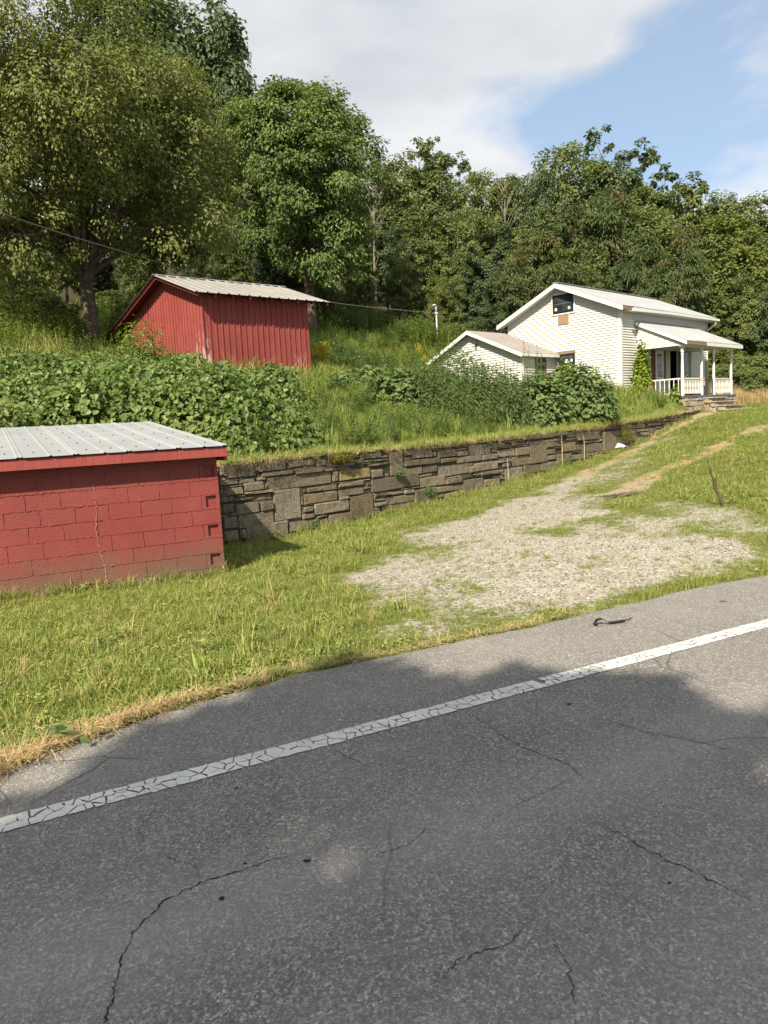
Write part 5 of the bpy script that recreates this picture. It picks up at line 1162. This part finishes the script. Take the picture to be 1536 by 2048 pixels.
def weedplant(seed, h, n, ls, mat):
    rg = np.random.default_rng(seed); t = rg.random(n); a = rg.uniform(0, 6.28, n); k = rg.integers(0, 5, n); ox = np.cos(k*1.3)*.10*(.4+t); oy = np.sin(k*1.3)*.10*(.4+t)
    P = np.stack([ox, oy, t*h*(1-.08*k)], 1); L = ls*(1.1-.6*t)*rg.uniform(.7, 1.2, n)
    V, F = leafgeo(P, np.stack([-np.cos(a)*.4, -np.sin(a)*.4, np.ones(n)], 1)+rg.normal(0, .2, (n, 3)), np.stack([np.cos(a), np.sin(a), rg.uniform(-.2, .6, n)], 1), L, L*.3, .05); return src('weed', V, F, mat)
def goldplant(seed):
    rg = np.random.default_rng(seed); n = 90; P = np.stack([rg.normal(0, .07, n), rg.normal(0, .07, n), rg.uniform(.72, .98, n)], 1)
    V, F = leafgeo(P, rg.normal(0, 1, (n, 3)), rg.normal(0, 1, (n, 3)), np.full(n, .05), np.full(n, .04)); return src('gold', V, F, 'goldenrod')
def pebble(seed, mat='tan_stone'):
    rg = np.random.default_rng(seed); V = np.array([(1, 0, 0), (-1, 0, 0), (0, 1, 0), (0, -1, 0), (0, 0, .7), (0, 0, -.5), (.6, .6, .3), (-.6, .6, .3), (.6, -.6, .3), (-.6, -.6, .3)], float)*rg.uniform(.75, 1.2, (10, 3))*.5
    F = np.array([(0, 6, 4), (6, 2, 4), (2, 7, 4), (7, 1, 4), (1, 9, 4), (9, 3, 4), (3, 8, 4), (8, 0, 4), (0, 5, 6), (6, 5, 2), (2, 5, 7), (7, 5, 1), (1, 5, 9), (9, 5, 3), (3, 5, 8), (8, 5, 0)]); return src('pebble', V, F, mat)
def scatter(name, P, rot, scl, idx, srcs, label, cat):
    me = bpy.data.meshes.new(name); me.vertices.add(len(P)); me.vertices.foreach_set('co', np.asarray(P, np.float32).ravel())
    a = me.attributes.new('srot', 'FLOAT_VECTOR', 'POINT'); a.data.foreach_set('vector', np.asarray(rot, np.float32).ravel())
    a = me.attributes.new('sscl', 'FLOAT_VECTOR', 'POINT'); a.data.foreach_set('vector', np.asarray(scl, np.float32).ravel())
    a = me.attributes.new('sidx', 'INT', 'POINT'); a.data.foreach_set('value', np.asarray(idx, np.int32)); me.update()
    o = put(bpy.data.objects.new(name, me)); ng = bpy.data.node_groups.new(name, 'GeometryNodeTree')
    ng.interface.new_socket('Geometry', in_out='INPUT', socket_type='NodeSocketGeometry'); ng.interface.new_socket('Geometry', in_out='OUTPUT', socket_type='NodeSocketGeometry')
    n, l = ng.nodes, ng.links; gi = n.new('NodeGroupInput'); go = n.new('NodeGroupOutput'); iop = n.new('GeometryNodeInstanceOnPoints'); jn = n.new('GeometryNodeJoinGeometry')
    def na(nm, dt): q = n.new('GeometryNodeInputNamedAttribute'); q.data_type = dt; q.inputs[0].default_value = nm; return q.outputs[0]
    for s in reversed(srcs):
        oi = n.new('GeometryNodeObjectInfo'); oi.inputs['Object'].default_value = s; oi.inputs['As Instance'].default_value = True; l.new(oi.outputs['Geometry'], jn.inputs[0])
    iop.inputs['Pick Instance'].default_value = True
    l.new(gi.outputs[0], iop.inputs['Points']); l.new(jn.outputs[0], iop.inputs['Instance']); l.new(na('sidx', 'INT'), iop.inputs['Instance Index']); l.new(na('srot', 'FLOAT_VECTOR'), iop.inputs['Rotation']); l.new(na('sscl', 'FLOAT_VECTOR'), iop.inputs['Scale']); l.new(iop.outputs[0], go.inputs[0])
    md = o.modifiers.new('scatter', 'NODES'); md.node_group = ng
    return tag(o, label, cat, kind='stuff')
def inview(x, y, z, m=.8):
    d = np.stack([x, y, z-1.6], -1); w = d@np.array(F_); a = d@np.array(RR)/np.maximum(w, .1)*FPX/768; b = d@np.array(UU)/np.maximum(w, .1)*FPX/1024
    return (w > .5) & (np.abs(a) < 1+m) & (np.abs(b) < 1+m)
def builtup(x, y, m=.0):
    r = footprint(x, y, KC, KX, KY, -SL-.1-m, .03+m, -.02-m, 4.9)
    r |= footprint(x, y, BC, BX, BY, -.1-m, 4.3+m, -.1-m, 6+m)
    r |= footprint(x, y, HC, HX, HY, -.05-m, 8.2+m, -.05-m, 5.6+m) | footprint(x, y, HC, HX, HY, AD-.1-m, 0, AR-.1-m, AL+.1) | footprint(x, y, HC, HX, HY, PX0-m, PX1+m, -PD-.15-m, 0) | footprint(x, y, HC, HX, HY, 3.0, 4.8, -3.3, -1.8)
    return r
def wv(x, y): return (x-WA[0])*WN[0]+(y-WA[1])*WN[1], (x-WA[0])*WD[0]+(y-WA[1])*WD[1]
def roadside(x, y):
    """signed distance into the verge"""
    d = polydist(x, y, EDGE, False); yy = np.interp(x, [e[0] for e in EDGE], [e[1] for e in EDGE]); return np.where(y > yy, d, -d)
def rots(n, tilt=.12, r=rng): return np.stack([r.normal(0, tilt, n), r.normal(0, tilt, n), r.uniform(0, 6.28, n)], 1)
def uni(s): return np.stack([s, s, s], 1)
def cand(x0, x1, y0, y1, dens): n = int((x1-x0)*(y1-y0)*dens); return rng.uniform(x0, x1, n), rng.uniform(y0, y1, n)
S_short = [tuft(1, 34, .07, .03, .08, .005, .7, 'grass_blade'), tuft(2, 30, .07, .04, .10, .0055, .8, 'grass_blade'), tuft(3, 26, .08, .03, .07, .0055, .8, 'grass_short_yellow'), broad(4, 44, .07, .05, .024, 'grass_blade', .8), tuft(5, 20, .06, .07, .17, .006, .7, 'grass_blade'), tuft(6, 16, .07, .06, .16, .0045, .9, 'grass_dry')]
# ---- mown verge and driveway grass
XS, YS, IX, SCL = [], [], [], []
for x0, x1, y0, y1, dens, sc in ((-9, 4.5, -1.0, 11.5, 270, 1.0), (-3, 12, 6, 20, 110, 1.25), (3, 22, 10, 34, 60, 1.55), (12, 36, 20, 46, 16, 2.2)):
    x, y = cand(x0, x1, y0, y1, dens)
    if sc > 1: ok = ~((x > -9) & (x < 4.5) & (y < 11.5) & (y > -1)); x, y = x[ok], y[ok]
    if sc > 1.3: ok = ~((x < 12) & (y < 20)); x, y = x[ok], y[ok]
    if sc > 2: ok = ~((x < 20) & (y < 34)); x, y = x[ok], y[ok]
    v, u = wv(x, y); rd = roadside(x, y); g = gravel(x, y)
    ok = ((v < -.03) | (u > WLEN+.3)) & (rd > -.02+.10*vnoise(x, y, .3, 171)) & ~builtup(x, y) & (rng.random(len(x)) < np.clip(1.12-1.5*g, 0.03, 1)*np.where(np.minimum(polydist(x, y, TRK1, False), polydist(x, y, TRK2, False)) < .35, .35, 1)) & inview(x, y, gz(x, y))
    ok &= ~((rd < .16) & (rng.random(len(x)) < .7*(x < -1.2)))
    x, y, rd, g = x[ok], y[ok], rd[ok], g[ok]; XS.append(x); YS.append(y)
    m = len(x); rr = rng.random(m); yel = vnoise(x, y, 1.4, 181, 3); lush = vnoise(x, y, .9, 191, 2)
    i = np.where(rr < .36, 0, np.where(rr < .66, 1, np.where(rr < .90, 3, 4))); i = np.where((rng.random(m) < np.clip((yel-.50)*2.6+.9*g+.06, 0, .7)), 2, i); i = np.where(rng.random(m) < .04+.15*(rd < .16)*(x < -.8), 5, i)
    SCL.append(sc*rng.uniform(.65, 1.2, m)*(.70+.65*lush)*np.where(g > .25, .6, 1)*np.where(i == 5, .62, 1)); IX.append(i)
x = np.concatenate(XS); y = np.concatenate(YS); s = np.concatenate(SCL)
scatter('verge_grass', np.stack([x, y, gz(x, y)], 1), rots(len(x)), uni(s), np.concatenate(IX), S_short, 'short sunlit green grass on the roadside verge and driveway', 'grass')
# ---- taller clumps in the verge and at the feet of walls
x, y = cand(-9, 3, 1, 11, 5); rd = roadside(x, y); ok = (rd > .35) & ~builtup(x, y) & (wv(x, y)[0] < -.1) & (gravel(x, y) < .2) & (vnoise(x, y, 1.1, 201) > .48); x, y = x[ok], y[ok]
wx = []; 
for u in np.arange(.1, 22, .16): wx.append(tuple(WA+WD*(u+rng.normal(0, .1))-WN*rng.uniform(.06, .22)))
for u in np.arange(-6.2, .1, .07): wx.append(tuple(KC+KX*u-KY*rng.uniform(.03, .22)))
wx = np.array(wx); x = np.concatenate([x, wx[:, 0]]); y = np.concatenate([y, wx[:, 1]])
S_cl = [tuft(11, 26, .08, .14, .30, .009, .7, 'grass_blade'), tuft(12, 22, .06, .12, .26, .010, .8, 'grass_tall'), tuft(13, 16, .08, .12, .30, .004, .9, 'grass_dry'), broad(14, 22, .09, .14, .07, 'leaf_weed', .6)]
ii = rng.choice([0, 1, 2, 3], len(x), p=[.42, .28, .14, .16])
scatter('grass_clumps', np.stack([x, y, gz(x, y)], 1), rots(len(x)), uni(rng.uniform(.6, 1.2, len(x))), ii, S_cl, 'taller grass clumps in the verge and along the wall foot', 'grass')
# ---- dry straw on the road edge
n = 5600; t = rng.uniform(-6.0, 1.6, n)**1.0; ex = t; ey = np.interp(t, [e[0] for e in EDGE], [e[1] for e in EDGE]); w = np.clip(.17-.20*(t+2), .018, .36); off = rng.normal(.02, .45, n)*w+.05*(t < -1)
x = ex-.48*off; y = ey+.877*off; keep = rng.random(n) < np.clip(.55-.75*(t+1.6), .05, 1); x, y, t = x[keep], y[keep], t[keep]
z = np.maximum(gz(x, y)+.01, np.where(roadside(x, y) < .04, .004, -1))+np.where(t < -.6, rng.random(len(x))*.05, 0)
S_st = [tuft(21, 9, .06, .08, .2, .0035, 1, 'grass_dry', True), tuft(22, 7, .05, .06, .16, .003, 1, 'grass_dry', True)]
scatter('dry_straw', np.stack([x, y, z], 1), rots(len(x), .15), uni(rng.uniform(.6, 1.3, len(x))), rng.integers(0, 2, len(x)), S_st, 'dry straw litter heaped along the road edge', 'straw')
# ---- hillside grass above the wall
S_tall = [tuft(31, 24, .14, .20, .42, .012, .7, 'grass_tall'), tuft(32, 22, .14, .25, .55, .011, .6, 'grass_tall'), tuft(33, 20, .12, .12, .28, .012, .8, 'grass_blade'), tuft(34, 16, .12, .25, .55, .007, .7, 'grass_dry'), broad(35, 40, .18, .30, .07, 'leaf_weed', .55)]
XS, YS, SCL = [], [], []
for x0, x1, y0, y1, dens, sc in ((-4, 14, 13, 26, 75, .85), (-6, 16, 24, 46, 26, 1.4), (-20, -4, 18, 42, 12, 1.8), (14, 30, 33, 52, 8, 1.8)):
    x, y = cand(x0, x1, y0, y1, dens); v, u = wv(x, y)
    ok = (v > .12) & ~builtup(x, y, .05) & inview(x, y, gz(x, y)) & ~(inpoly(x, y, THK) & (polydist(x, y, THK) > .3)) & (u < WLEN+14)
    ok &= ~((u > WLEN) & (v < 1.5+.3*(u-WLEN)))
    x, y = x[ok], y[ok]; XS.append(x); YS.append(y); v = wv(x, y)[0]; SCL.append(sc*rng.uniform(.6, 1.15, len(x))*np.where(v < .6, .42, 1)*(.55+.8*vnoise(x, y, 1.8, 211)))
x = np.concatenate(XS); y = np.concatenate(YS); s = np.concatenate(SCL); ii = rng.choice(5, len(x), p=[.40, .20, .24, .03, .13]); v = wv(x, y)[0]; ii = np.where((v < .35) & (rng.random(len(x)) < .35), 3, ii)
scatter('hillside_grass', np.stack([x, y, gz(x, y)], 1), rots(len(x)), uni(s), ii, S_tall, 'tall rough grass on the slope above the stone wall', 'grass')
# ---- tall weeds in the fields behind
S_w = [weedplant(41, 1.0, 150, .13, 'leaf_weed'), weedplant(42, .85, 130, .15, 'leaf_bush'), weedplant(43, 1.15, 150, .11, 'leaf_weed'), tuft(44, 26, .16, .5, 1.0, .014, .45, 'grass_tall')]
XS, YS = [], []
for x0, x1, y0, y1, dens in ((-3.5, 9, 29, 47, 9), (-20, -8.2, 19, 40, 8), (15, 32, 40, 50, 4)):
    x, y = cand(x0, x1, y0, y1, dens); ok = ~builtup(x, y, .3) & inview(x, y, gz(x, y)) & ~inpoly(x, y, THK); XS.append(x[ok]); YS.append(y[ok])
x = np.concatenate(XS); y = np.concatenate(YS); ii = np.where(vnoise(x, y, 2.5, 301, 2) > .52, 1, rng.choice(4, len(x), p=[.4, .25, .2, .15]))
scatter('tall_weeds', np.stack([x, y, gz(x, y)], 1), rots(len(x), .1), uni(rng.uniform(.6, 1.35, len(x))*(.35+1.5*vnoise(x, y, 2.2, 221, 2))), ii, S_w, 'tall green weeds filling the field behind barn and house', 'weeds')
x, y = cand(-2, 13, 14, 30, 15); v, u = wv(x, y); ok = (v > .5) & ~builtup(x, y, .1) & (vnoise(x, y, 1.5, 261, 3) > .47) & inview(x, y, gz(x, y)) & ~inpoly(x, y, THK) & (u < WLEN); x, y = x[ok], y[ok]
scatter('slope_weeds', np.stack([x, y, gz(x, y)], 1), rots(len(x), .12), uni(rng.uniform(.35, .95, len(x))), rng.choice(4, len(x), p=[.2, .55, .1, .15]), S_w, 'patches of darker leafy weeds on the slope above the wall', 'weeds')
x, y = cand(-13, -1.2, 14, 24, 2.2); ok = inpoly(x, y, THK) & ~builtup(x, y, .2) & (vnoise(x, y, 1.2, 271) > .45); x, y = x[ok], y[ok]
scatter('thicket_weeds', np.stack([x, y, gz(x, y)+thk_h(x, y)*.55], 1), rots(len(x), .2), uni(rng.uniform(.45, .95, len(x))), rng.choice(4, len(x), p=[.35, .3, .2, .15]), S_w, 'thin weeds and stems poking up through the vine thicket', 'weeds')
gx_, gy_ = [], []
for px, py, yd in ((640, 705, 30), (648, 715, 29), (860, 700, 36), (852, 690, 37)):
    for k in range(7): a = at(px+rng.normal(0, 9), py, yd+rng.normal(0, .4)); gx_.append(a[0]); gy_.append(a[1])
gx_, gy_ = np.array(gx_), np.array(gy_)
scatter('goldenrod', np.stack([gx_, gy_, gz(gx_, gy_)], 1), rots(len(gx_), .1), uni(rng.uniform(.8, 1.2, len(gx_))), rng.integers(0, 2, len(gx_)), [goldplant(51), goldplant(52)], 'yellow goldenrod flowers in the weedy field right of the barn', 'flowers')
# ---- dry tan grass right of the porch
x, y = cand(16.5, 27, 36.0, 42, 26); ok = (vnoise(x, y, 2, 231) > .3) & inview(x, y, gz(x, y), .4); x, y = x[ok], y[ok]
scatter('dry_grass', np.stack([x, y, gz(x, y)], 1), rots(len(x)), uni(rng.uniform(.8, 1.5, len(x))), rng.integers(0, 2, len(x)), [tuft(61, 24, .14, .35, .7, .01, .5, 'grass_dry'), tuft(62, 20, .14, .3, .6, .01, .6, 'grass_dry')], 'tan dry grass patch beyond the porch steps', 'grass')
# dry seed grass above the thicket
x, y = cand(-13, -7.8, 20.5, 27, 7); ok = (vnoise(x, y, 1.6, 241) > .6) & ~builtup(x, y, .3); x, y = x[ok], y[ok]
scatter('seed_grass', np.stack([x, y, gz(x, y)+.15], 1), rots(len(x)), uni(rng.uniform(1.2, 2.0, len(x))), rng.integers(0, 2, len(x)), [tuft(63, 20, .12, .35, .7, .009, .6, 'grass_dry'), tuft(64, 20, .14, .35, .75, .010, .5, 'grass_tall')], 'straw coloured seed grass between the thicket and the olive tree', 'grass')
# ---- gravel stones
x, y = cand(-1.5, 6.5, 6.2, 19.5, 190); g = gravel(x, y); ok = (rng.random(len(x)) < g**1.2*1.2) & (g > .2); x, y = x[ok], y[ok]
n = len(x); s = rng.uniform(.008, .026, n)
scatter('gravel_stones', np.stack([x, y, gz(x, y)+s*.1], 1), rots(n, .5), np.stack([s, s*rng.uniform(.7, 1.2, n), s*rng.uniform(.4, .8, n)], 1), rng.integers(0, 3, n), [pebble(71), pebble(72), pebble(73, 'pale_stone')], 'loose pale gravel spread over the parking patch', 'gravel')
# hanging dry roots on the wall top
n = 800; u = rng.uniform(0, 21, n)*1.0; P = WA[None]+WD[None]*u[:, None]-WN[None]*.03
zt = np.interp(u, WU, WT)+.0
S_h = [tuft(81, 10, .10, .10, .22, .004, .9, 'grass_dry'), tuft(82, 18, .12, .08, .22, .007, .9, 'grass_tall')]
rr = rots(n, .3); flip = rng.random(n) < .45; rr[flip, 0] += math.pi*.80
scatter('wall_top_growth', np.stack([P[:, 0], P[:, 1], zt], 1), rr, uni(rng.uniform(.7, 1.3, n)), np.where(flip, 0, 1), S_h, 'dry roots and short grass fringing the top of the stone wall', 'grass')
# ================================================================ small things
# moss cushions growing on the wall
def cushion(u, z, ru, rz_, n, label, mat='moss_yellow'):
    rg = np.random.default_rng(int(u*100)); q = unit(rg.normal(0, 1, (n, 3))); P2 = WA+WD*u-WN*.04; r = empty('wall_plant', (P2[0], P2[1], z)); s = rg.random((n, 1))**.4
    loc = q*s*np.array([ru, .14, rz_]); loc[:, 1] = -np.abs(loc[:, 1]); L = rg.uniform(.025, .05, n)
    rot = np.array([[WD[0], WN[0], 0], [WD[1], WN[1], 0], [0, 0, 1]]); W3 = loc@rot.T
    V, F = leafgeo(W3, unit(q@rot.T+rg.normal(0, .4, (n, 3))), rg.normal(0, 1, (n, 3)), L, L*.6)
    put(bpy.data.objects.new('foliage', npmesh('foliage', V, F, MAT[mat], False, {'tone': rg.random(len(V))})), r); return tag(r, label, 'plant')
cushion(3.0, .98, .36, .13, 1500, 'yellowish plant cushion hanging over the wall top above the lichen stone')
cushion(4.75, .52, .16, .07, 420, 'small green tuft on the wall beside the tall upright slab', 'leaf_bush')
cushion(2.15, -.30, .14, .12, 260, 'small weed at the wall foot below the pale square stone', 'leaf_bush')
cushion(5.75, .02, .14, .12, 300, 'small weed on the wall face in mid wall', 'leaf_bush')
cushion(10.0, .0, .28, .16, 420, 'leafy green weed at the wall foot near the bend of the track', 'leaf_weed')
cushion(12.1, .2, .30, .18, 420, 'leafy weed at the wall foot below the two dry stalks', 'leaf_weed')
cushion(16.3, .85, .55, .30, 700, 'tangle of creeper draping the far part of the wall', 'moss_yellow')
# dry stalks on the wall
for u, z0, z1, lab in ((9.02, -.1, .55, 'pale dry stalk standing against the wall near its middle'), (11.9, .15, 1.0, 'tall pale dry stalk against the wall left of the two'), (13.25, .3, .95, 'shorter pale dry stalk against the wall right of the two')):
    P2 = WA+WD*u-WN*.10; m = MB().tube([(0, 0, z0-.1), (.01, 0, (z0+z1)/2), (.0, .01, z1)], [.012, .010, .006], 6); o = m.build('dry_stalk', MAT['dead_stem']); o.location = (P2[0], P2[1], 0); tag(o, lab, 'stalk')
# plank lying on the wall top
P2 = WA+WD*6.3+WN*.05; m = MB().cbox(-.75, .75, -.05, .05, 0, .03, .006); o = m.build('plank', MAT['dead_stem']); o.location = (P2[0], P2[1], 1.13); o.rotation_euler = (0, .01, math.atan2(WD[1], WD[0])); tag(o, 'pale weathered plank lying on top of the stone wall', 'plank')
# white rag by the wall
rg = np.random.default_rng(4); t = ray_pt(1228, 908, 24.6); n = 14; V = []; 
for i in range(n):
    for j in range(n):
        a, b = i/(n-1)-.5, j/(n-1)-.5; k = max(0, 1-(2*math.hypot(a, b))**2.2); V.append((a*.78*(1+.1*rg.normal()), b*.5*(1+.1*rg.normal()), .16*k*(.6+.6*vnoise(np.array(a*6), np.array(b*6), .7, 5))+rg.normal(0, .008)))
I = np.arange(n*n).reshape(n, n); Q = np.stack([I[:-1, :-1], I[1:, :-1], I[1:, 1:], I[:-1, 1:]], -1).reshape(-1, 4)
o = put(bpy.data.objects.new('white_rag', npmesh('white_rag', np.array(V), Q, MAT['white_cloth'], True))); o.location = (t.x, t.y, gz1(t.x, t.y)+.02); o.rotation_euler = (0, 0, .4); tag(o, 'crumpled white rag lying in the grass at the wall foot', 'rag')
# leaning dead post and driftwood
b = ray_pt(1450, 1000, 11.2); tp = ray_pt(1414, 921, 11.0); gb = gz1(b.x, b.y); P0 = np.array([b.x, b.y, gb-.1]); P1 = np.array([tp.x, tp.y, tp.z]); r3 = random.Random(2); P = []; W_ = []
for k in range(12):
    q = k/11; p = P0+(P1-P0)*q; P.append((p[0]+r3.gauss(0, .008), p[1]+r3.gauss(0, .008), p[2]+.02*math.sin(q*3))); W_.append((.040-.026*q)*(1+.25*r3.gauss(0, 1)))
o = MB().tube(P, W_, 7).build('dead_branch', MAT['dead_wood']); tag(o, 'dark dead branch leaning up out of the grass right of the driveway', 'branch')
t = ray_pt(1258, 1001, 13.6); m = MB()
for k in range(16):
    a = r3.uniform(-.25, .25); x0, y0 = r3.gauss(0, .16), r3.gauss(0, .05); l = r3.uniform(.12, .4); m.tube([(x0-l*math.cos(a), y0-l*math.sin(a), .012), (x0, y0, .02+.03*r3.random()), (x0+l*math.cos(a), y0+l*math.sin(a), .012)], [.010, .016, .006], 5)
o = m.build('dark_twigs', MAT['dead_wood']); o.location = (t.x, t.y, gz1(t.x, t.y)); o.rotation_euler = (0, 0, .25); tag(o, 'flat bundle of dark rotting twigs on the gravel track', 'twigs')
# black strap on the shoulder
m = MB(); pts = [(-.155, .0, .010), (-.14, .012, .035), (-.10, .010, .042), (-.07, .004, .022), (-.04, .0, .006), (.0, .004, .006), (.05, .010, .006), (.085, .014, .008)]
for a, b in zip(pts[:-1], pts[1:]): m.hexa([(a[0], a[1]-.020, a[2]), (b[0], b[1]-.018, b[2]), (b[0], b[1]+.018, b[2]), (a[0], a[1]+.020, a[2]), (a[0], a[1]-.020, a[2]+.006), (b[0], b[1]-.018, b[2]+.006), (b[0], b[1]+.018, b[2]+.006), (a[0], a[1]+.020, a[2]+.006)])
m.tube([(-.15, -.02, .012), (-.165, 0, .02), (-.15, .02, .012)], .012, 6)
st = m.build('black_strap', MAT['black_rubber']); m = MB().tube([(.085, .014, .008), (.11, .03, .010), (.13, .024, .014), (.155, .05, .010), (.185, .062, .008)], [.007, .004, .005, .004, .002], 5); m.build('frayed_end', MAT['black_rubber'], st)
st.location = (1.71, 5.50, .004); st.rotation_euler = (0, 0, .18); tag(st, 'torn black rubber strap lying on the road shoulder', 'strap')
o = MB().tube([(-.03, 0, .005), (0, .008, .010), (.03, -.004, .004)], [.003, .005, .002], 5).tube([(0, .006, .009), (.012, .024, .012)], [.003, .002], 5).build('twig', MAT['dead_wood']); o.location = (2.75, 5.95, 0.002); tag(o, 'tiny dark twig on the asphalt beyond the black strap', 'twig')
# fallen green leaf and plant at straw edge
r_l = np.random.default_rng(3); n = 14; V, F = leafgeo(np.stack([r_l.normal(0, .05, n), r_l.normal(0, .04, n), r_l.uniform(.02, .07, n)], 1), r_l.normal(0, .5, (n, 3))+np.array([0, 0, 1]), r_l.normal(0, 1, (n, 3)), np.full(n, .07), np.full(n, .045), .1, True)
o = put(bpy.data.objects.new('broadleaf_sprig', npmesh('broadleaf_sprig', V, F, MAT['leaf_bush'], False, {'tone': np.repeat(r_l.random(n), 6)}))); t = ray_pt(128, 1478, 3.75); o.location = (t.x, t.y, max(.01, gz1(t.x, t.y))+.03); tag(o, 'dark green broad leaved sprig in the straw by the road', 'plant')
# utility pole, its fittings and the wire
pb = ray_pt(876, 705, 40.0); pt = ray_pt(868.5, 614, 40.0)
pole = empty('utility_pole', (pb.x, pb.y, gz1(pb.x, pb.y)-.1)); zt = pt.z-pole.location.z
MB().tube([(0, 0, -.3), (0, 0, zt)], [.055, .045], 10).build('mast', MAT['galvanised'], pole, True)
MB().tube([(0, 0, zt), (-.05, 0, zt+.12), (-.16, 0, zt+.10), (-.17, 0, zt-.02)], .045, 8).build('weatherhead', MAT['galvanised'], pole, True)
MB().tube([(-.02, -.06, zt-.25), (.14, -.06, zt-.02), (.20, -.06, zt-.28), (.05, -.06, zt-.48), (.22, -.05, zt-.72)], .012, 5).tube([(0, -.05, zt-.1), (-.15, -.05, zt-.3), (-.28, -.05, zt-.26)], .014, 5).build('service_drop', MAT['cable_black'], pole)
MB().box(-.09, .09, -.08, .08, zt-.36, zt-.30).tube([(-.06, 0, zt-.33), (-.26, 0, zt-.30)], .018, 6).build('clamp', MAT['galvanised'], pole)
tag(pole, 'thin grey metal service pole with cable head behind the house addition', 'pole')
WP = [(pb.x-.2, pb.y, pt.z-.3), (-2.27, 36.3, 7.6), (-6.24, 30.5, 7.81), (-8.83, 25.2, 7.96), (-10.37, 21.8, 8.13), (-12.6, 17.0, 8.6), (-15.5, 10.5, 9.4)]
P = []
for i in range(len(WP)-1):
    p0, p1, p2, p3 = [np.array(WP[max(0, min(len(WP)-1, i+k))]) for k in (-1, 0, 1, 2)]
    for k in range(6):
        q = k/6; P.append(tuple(.5*((2*p1)+(-p0+p2)*q+(2*p0-5*p1+4*p2-p3)*q*q+(-p0+3*p1-3*p2+p3)*q**3)))
P.append(WP[-1]); o = MB().tube(P, .011, 5).build('power_line', MAT['wire_grey'], None, True); tag(o, 'sagging service wire running from the pole over the barn to the road', 'wire')
fp = empty('roadside_pole', (-15.5, 10.5, gz1(-15.5, 10.5))); MB().tube([(0, 0, -.5), (0, 0, 9.6-fp.location.z)], [.15, .11], 10).build('mast', MAT['old_wood'], fp, True); tag(fp, 'wooden pole out of view carrying the service wire', 'pole')
# dead stems in front of the barn
for i, (px, py, yd, k) in enumerate([(455, 752, 21.5, 7), (500, 760, 22.2, 8), (545, 765, 22.6, 6), (600, 752, 23.8, 12), (392, 742, 21.5, 7)]):
    t = ray_pt(px, py, yd); m = MB()
    for j in range(k):
        a = r3.uniform(-.35, .35); h = r3.uniform(.4, .95); m.tube([(r3.gauss(0, .15), r3.gauss(0, .1), 0), (r3.gauss(0, .15)+h*a*.5, r3.gauss(0, .1), h*.5), (h*a, r3.gauss(0, .1), h)], [.005, .004, .002], 4)
    o = m.build('dead_stalk_clump', MAT['dead_stem']); o.location = (t.x, t.y, gz1(t.x, t.y)+.3); tag(o, ('pale dead stems before the barn corner', 'pale dead stems against the barn wall left of its middle', 'pale dead stems against the barn wall at its middle', 'thick spray of dead stems at the right end of the barn', 'pale dead stems under the peeling corner board')[i], 'stems')
# warning sign on the porch post, pots and chair on the porch
def hl(x, y, z): p = HC+HX*x+HY*y; return (p[0], p[1], z)
hr = math.atan2(HX[1], HX[0])
sg = MB().box(-.12, .12, -.008, 0, -.17, .17).build('warning_sign', MAT['sign_white']); sg.location = hl(3.22, -1.92, FZ+.55); sg.rotation_euler = (0, 0, hr)
MB().box(-.112, .112, -.012, -.009, .02, .16).build('red_panel', MAT['sign_red'], sg)
m = MB()
for k in range(3): m.box(-.09, .09, -.012, -.009, -.03-.05*k, -.012-.05*k)
m.build('lettering', MAT['cable_black'], sg); MB().box(-.08, .08, -.015, -.013, .065, .105).build('headline', MAT['sign_white'], sg)
tag(sg, 'small red and white warning sign on the second porch post', 'sign')
def pot(x, y, label, mat, seed, h=.55):
    r = empty('potted_plant', hl(x, y, FZ)); MB().tube([(0, 0, 0), (0, 0, .02), (0, 0, .22), (0, 0, .25)], [.10, .11, .14, .15], 12).build('pot', MAT['brown_board'], r, True)
    rg = np.random.default_rng(seed); n = 160; q = unit(rg.normal(0, 1, (n, 3))); q[:, 2] = np.abs(q[:, 2]); Pq = q*rg.random((n, 1))**.4*np.array([.22, .22, h])+np.array([0, 0, .22]); L = rg.uniform(.06, .12, n)
    V, F = leafgeo(Pq, q+rg.normal(0, .4, (n, 3)), rg.normal(0, 1, (n, 3)), L, L*.6, .1, True); put(bpy.data.objects.new('foliage', npmesh('foliage', V, F, MAT[mat], False, {'tone': np.repeat(rg.random(n), 6)})), r); return tag(r, label, 'plant')
pot(2.35, -1.6, 'potted plant with brownish leaves behind the porch railing', 'leaf_sumac', 1, .75); pot(2.75, -1.65, 'yellow green potted plant beside the second porch post', 'leaf_lime', 2, .6)
t_ = HC+HX*1.05-HY*1.75
bush('lime_seedling', t_[0], t_[1], .2, .2, .75, 160, .11, .7, 'leaf_lime', 'small lime seedling in the grass before the first porch post', heart=True, stems=4, seed=71)
